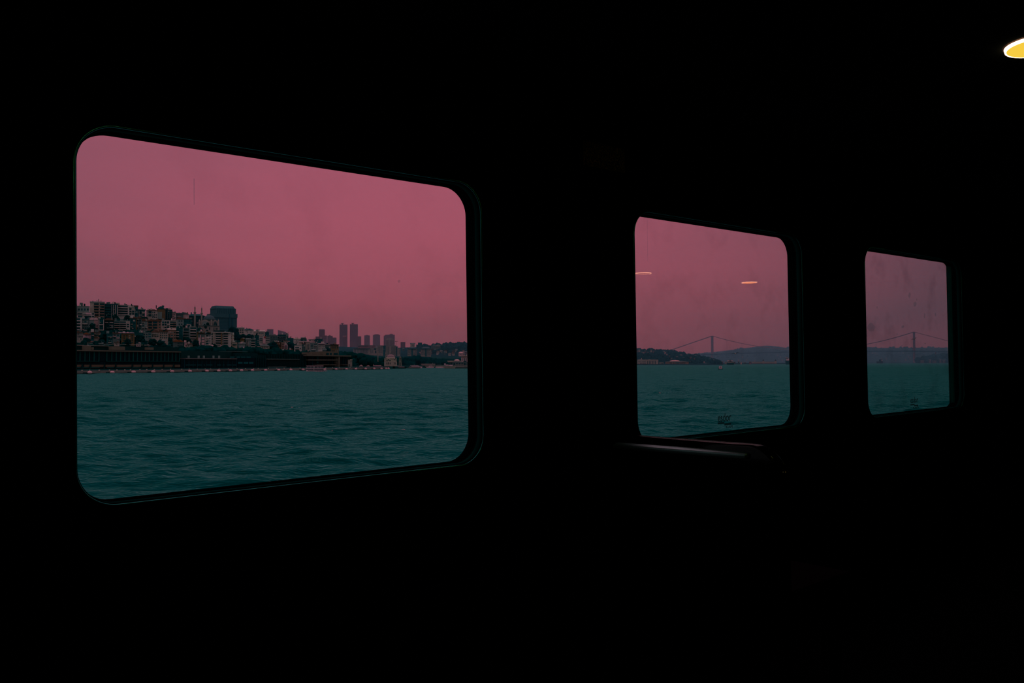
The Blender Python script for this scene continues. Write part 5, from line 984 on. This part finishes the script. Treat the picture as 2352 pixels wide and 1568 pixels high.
for i, (x, wd, _) in enumerate(spots(rnd, 20, lambda n: rnd.uniform(1463, 1506) if n < 8 else rnd.uniform(1510, 1600), lambda: rnd.uniform(2.5, 6), -1.0)):
    t_ = (.62 + .1 * (i % 3)) if i < 8 else rnd.uniform(.2, .8); z = 1430 + 670 * t_; h = ha_h(x, z); y = HOR - (h - EYE) / z * FPX - 3.2; cw = ('pink', 'far', 'cream')[i % 3]
    shore_house(x - wd / 2, x + wd / 2, y - 1.4, z - 16, h - 8, cw, 'tiny %s house among headland trees %s' % (CWORD[cw], 'above the arcaded palace' if x < 1508 else 'above the shallow domed hall'), roof=('hip', 'mid', y - 2.2), win=[('grid', x - wd * .4, x + wd * .4, y - .8, y + .8, 3, 1, .5, .7)], name='house', group='tiny houses on the headland')
z_ = 1790; F = Facade('mosque', 'small hazy mosque with a single minaret at the foot of the bridge', 'mosque', 1637, z_, 0); st = P_('stone'); wq = F.width(1627, 1645, 833)
F.box('wall', st, 1627.5, 1644.5, 831, None, 0, wq); F.box('porch', st, 1626.5, 1632, 833.5, None, -2, wq); F.box('dome', st, 1635.5, 1643, 825.5, 831, wq * .1, wq * .8, kind='dome')
for i in range(3): F.box('window', GLASS_DARK, 1633.5 + i * 3.6, 1635 + i * 3.6, 832.2, 835, -.3, .2)
minaret(1631, 817, 836, 825.5, 1.3, 'thin hazy minaret by the small mosque under the bridge', z_ + 6, 0)
F = shore_house(1727.5, 1784, 830.8, 2100, 0, 'cream', 'long hazy barracks with two pointed towers across the water', win=[('grid', 1729, 1750, 831.8, 834.8, 12, 2, .4, .6), ('grid', 1756, 1778, 831.8, 834.8, 12, 2, .4, .6)], name='barracks')
for xc in (1753.3, 1781.3): F.box('corner_tower', P_('cream'), xc - 2, xc + 2, 828.6, None, -2, 6); F.box('tower_spire', P_('lead'), xc - 2.2, xc + 2.2, 824, 828.7, -2, 6, kind='cone')
for i, (x, wd, _) in enumerate(spots(rnd, 24, lambda n: rnd.uniform(1690, 1812) if n < 11 else rnd.uniform(1994, 2094), lambda: rnd.uniform(1.4, 3), .8)):
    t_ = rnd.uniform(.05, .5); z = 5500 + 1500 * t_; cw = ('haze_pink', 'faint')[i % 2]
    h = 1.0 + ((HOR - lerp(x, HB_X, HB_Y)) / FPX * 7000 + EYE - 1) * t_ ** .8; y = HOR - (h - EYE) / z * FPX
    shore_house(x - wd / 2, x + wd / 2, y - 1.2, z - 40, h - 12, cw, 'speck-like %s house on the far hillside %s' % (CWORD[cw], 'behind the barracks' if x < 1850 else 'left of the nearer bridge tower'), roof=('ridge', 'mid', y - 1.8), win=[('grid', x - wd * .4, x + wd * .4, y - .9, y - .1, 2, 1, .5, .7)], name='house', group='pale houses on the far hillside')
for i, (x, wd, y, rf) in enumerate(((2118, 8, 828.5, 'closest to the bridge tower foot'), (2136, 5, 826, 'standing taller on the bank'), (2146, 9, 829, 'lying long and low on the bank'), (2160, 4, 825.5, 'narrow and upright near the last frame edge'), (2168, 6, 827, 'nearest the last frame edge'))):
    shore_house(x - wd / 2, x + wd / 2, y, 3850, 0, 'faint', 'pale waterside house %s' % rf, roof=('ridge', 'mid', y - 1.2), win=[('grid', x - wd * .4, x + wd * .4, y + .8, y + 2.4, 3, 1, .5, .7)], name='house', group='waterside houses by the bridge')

# ------------------------------------------------------------------ suspension bridge
BRM = mat('haze_tinted_steel', (.22, .11, .10), rough=.7, spec=.02, var=.1); DECKM = mat('bridge_deck', (.0, .004, .004), rough=.8, spec=0, var=.1)  # steel colour reddened to paint in the haze tint
T1, T2 = (1636.2, 5300), (2100, 4600)
def wp(x, y, z): return at(x, y, z)
def tube(name, pts, r, m, parent, o=Vector((0, 0, 0)), n=6):
    v, f = [], []
    for i, p in enumerate(pts):
        a = pts[max(0, i - 1)]; b = pts[min(len(pts) - 1, i + 1)]; d = (b - a).normalized(); s = d.cross(Vector((0, 0, 1))).normalized(); u = s.cross(d)
        for j in range(n): t_ = 2 * math.pi * j / n; v.append(tuple(p - o + s * (r * math.cos(t_)) + u * (r * math.sin(t_))))
    for i in range(len(pts) - 1):
        for j in range(n): f.append((i * n + j, i * n + (j + 1) % n, (i + 1) * n + (j + 1) % n, (i + 1) * n + j))
    f += [tuple(range(n - 1, -1, -1)), tuple((len(pts) - 1) * n + j for j in range(n))]
    me = mesh_from(name, v, f, True); me.materials.append(m); return obj(name, me, parent)
pb1, pb2 = wp(T1[0], HOR, T1[1]), wp(T2[0], HOR, T2[1]); O = Vector((pb1.x, pb1.y, 0)); ax = Vector((pb2.x - pb1.x, pb2.y - pb1.y, 0)).normalized(); cr = Vector((-ax.y, ax.x, 0))
br = bpy.data.objects.new('suspension_bridge', None); COL.objects.link(br); br.location = O; tag(br, 'hazy suspension bridge crossing the strait between two tall towers', 'bridge')
def deckpt(x, y, z): return wp(x, y, z)
left_end = Vector((*(pb1.xy - ax.xy * 420), 0)); right_end = Vector((*(pb2.xy + ax.xy * 300), 0))
def hz(p, y): return EYE + (HOR - y) / FPX * p.y
dk = [(left_end, 819), (Vector((*(pb1.xy - ax.xy * 220), 0)), 816.6), (pb1, 813.6)] + [(pb1.lerp(pb2, t_), 813.6 + (806.3 - 813.6) * t_ - 2.2 * math.sin(math.pi * t_)) for t_ in (.2, .4, .6, .8)] + [(pb2, 806.3), (right_end, 808.2)]
dpts = [Vector((p.x, p.y, hz(p, y))) for p, y in dk]
v, f = [], []
for p in dpts:
    for s_, dz_ in ((-16, 2.8), (16, 2.8), (16, -2.8), (-16, -2.8)): v.append(tuple(p - O + cr * s_ + Vector((0, 0, dz_))))
for i in range(len(dpts) - 1):
    for j in range(4): f.append((i * 4 + j, i * 4 + (j + 1) % 4, (i + 1) * 4 + (j + 1) % 4, (i + 1) * 4 + j))
me = mesh_from('deck', v, f); me.materials.append(DECKM); obj('deck', me, br)
tops = []
for (p, yt) in ((pb1, 771.2), (pb2, 762.0)):
    ht = hz(p, yt); tops.append(ht); e = bpy.data.objects.new('tower', None); COL.objects.link(e); e.parent = br; e.location = Vector((p.x, p.y, 0)) - O; e.rotation_euler = (0, 0, math.atan2(ax.y, ax.x))
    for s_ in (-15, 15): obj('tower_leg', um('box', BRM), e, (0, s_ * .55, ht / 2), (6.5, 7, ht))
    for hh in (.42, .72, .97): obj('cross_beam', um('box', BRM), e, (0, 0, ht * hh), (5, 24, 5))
for s_ in (-15, 15):
    o_ = cr * s_ * .55
    c = []
    for i in range(25):
        t_ = i / 24; p = pb1.lerp(pb2, t_); top = tops[0] + (tops[1] - tops[0]) * t_; mid_ = hz(p, 803.5); sg = 4 * t_ * (1 - t_); ht = top * (1 - sg) + mid_ * sg
        c.append(Vector((p.x, p.y, ht)) + o_)
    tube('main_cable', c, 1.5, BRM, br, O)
    tube('side_cable', [Vector((pb1.x, pb1.y, tops[0])) + o_, Vector((*(pb1.xy - ax.xy * 330), hz(pb1 - ax * 330, 809))) + o_], 1.5, BRM, br, O)
    tube('side_cable', [Vector((pb2.x, pb2.y, tops[1])) + o_, Vector((*(right_end.xy), hz(right_end, 800))) + o_], 1.5, BRM, br, O)
    for i in range(2, 23, 2):
        p = c[i]; q_ = Vector((p.x, p.y, hz(p, 809 - 2 * i / 24)))
        if p.z - q_.z > 6: tube('hanger', [p, q_ + Vector((.01, 0, 0))], .35, BRM, br, O, 4)
for t_ in (.35, .7): p = pb2.lerp(right_end, t_); tube('pier', [Vector((p.x, p.y, hz(p, 807))), Vector((p.x + .01, p.y, 0))], 3, BRM, br, O)

# ------------------------------------------------------------------ gulls
def gull(x, y, z, span, roll, label):
    p = at(x, y, z); e = bpy.data.objects.new('gull', None); COL.objects.link(e); e.location = p; e.rotation_euler = (0, roll, .2); tag(e, label, 'bird')
    gm, wm = P_('white'), P_('dark')
    b_ = obj('body', um('spire', gm), e, (0, 0, 0), (.16, .16, .5), (math.pi / 2, 0, 0))
    for s_ in (-1, 1):
        v = [(0, -.10, .02), (s_ * .24 * span, -.14, .12 * span), (s_ * .5 * span, .04, .05 * span), (s_ * .24 * span, .06, .12 * span), (0, .12, .02)]
        v2 = [(a, b, c - .02) for a, b, c in v]; me = mesh_from('wing', v + v2, [(0, 1, 2, 3, 4), (9, 8, 7, 6, 5)] + [(i, (i + 1) % 5, 5 + (i + 1) % 5, 5 + i) for i in range(5)]); me.materials.append(wm); obj('wing', me, e)
gull(1689, 812, 118, 1.25, -.12, 'gull gliding across the bridge deck in the middle window'); gull(2100, 778.5, 150, 1.2, -.35, 'banking gull in front of the nearer bridge tower')

# ================================================================== evening haze lying over the water
hm = bpy.data.materials.new('evening_haze'); hm.use_nodes = True; t = hm.node_tree; t.nodes.clear()
vsn = t.nodes.new('ShaderNodeVolumeScatter'); vsn.inputs['Color'].default_value = (.11, .66, .80, 1); vsn.inputs['Density'].default_value = 1 / 3300.0; vsn.inputs['Anisotropy'].default_value = .2
o = t.nodes.new('ShaderNodeOutputMaterial'); t.links.new(vsn.outputs[0], o.inputs['Volume'])
me = mesh_from('haze', *slab((-9000, 9000), (640, 12000), (-3, 420))); me.materials.append(hm); tag(obj('haze', me), kind='stuff')
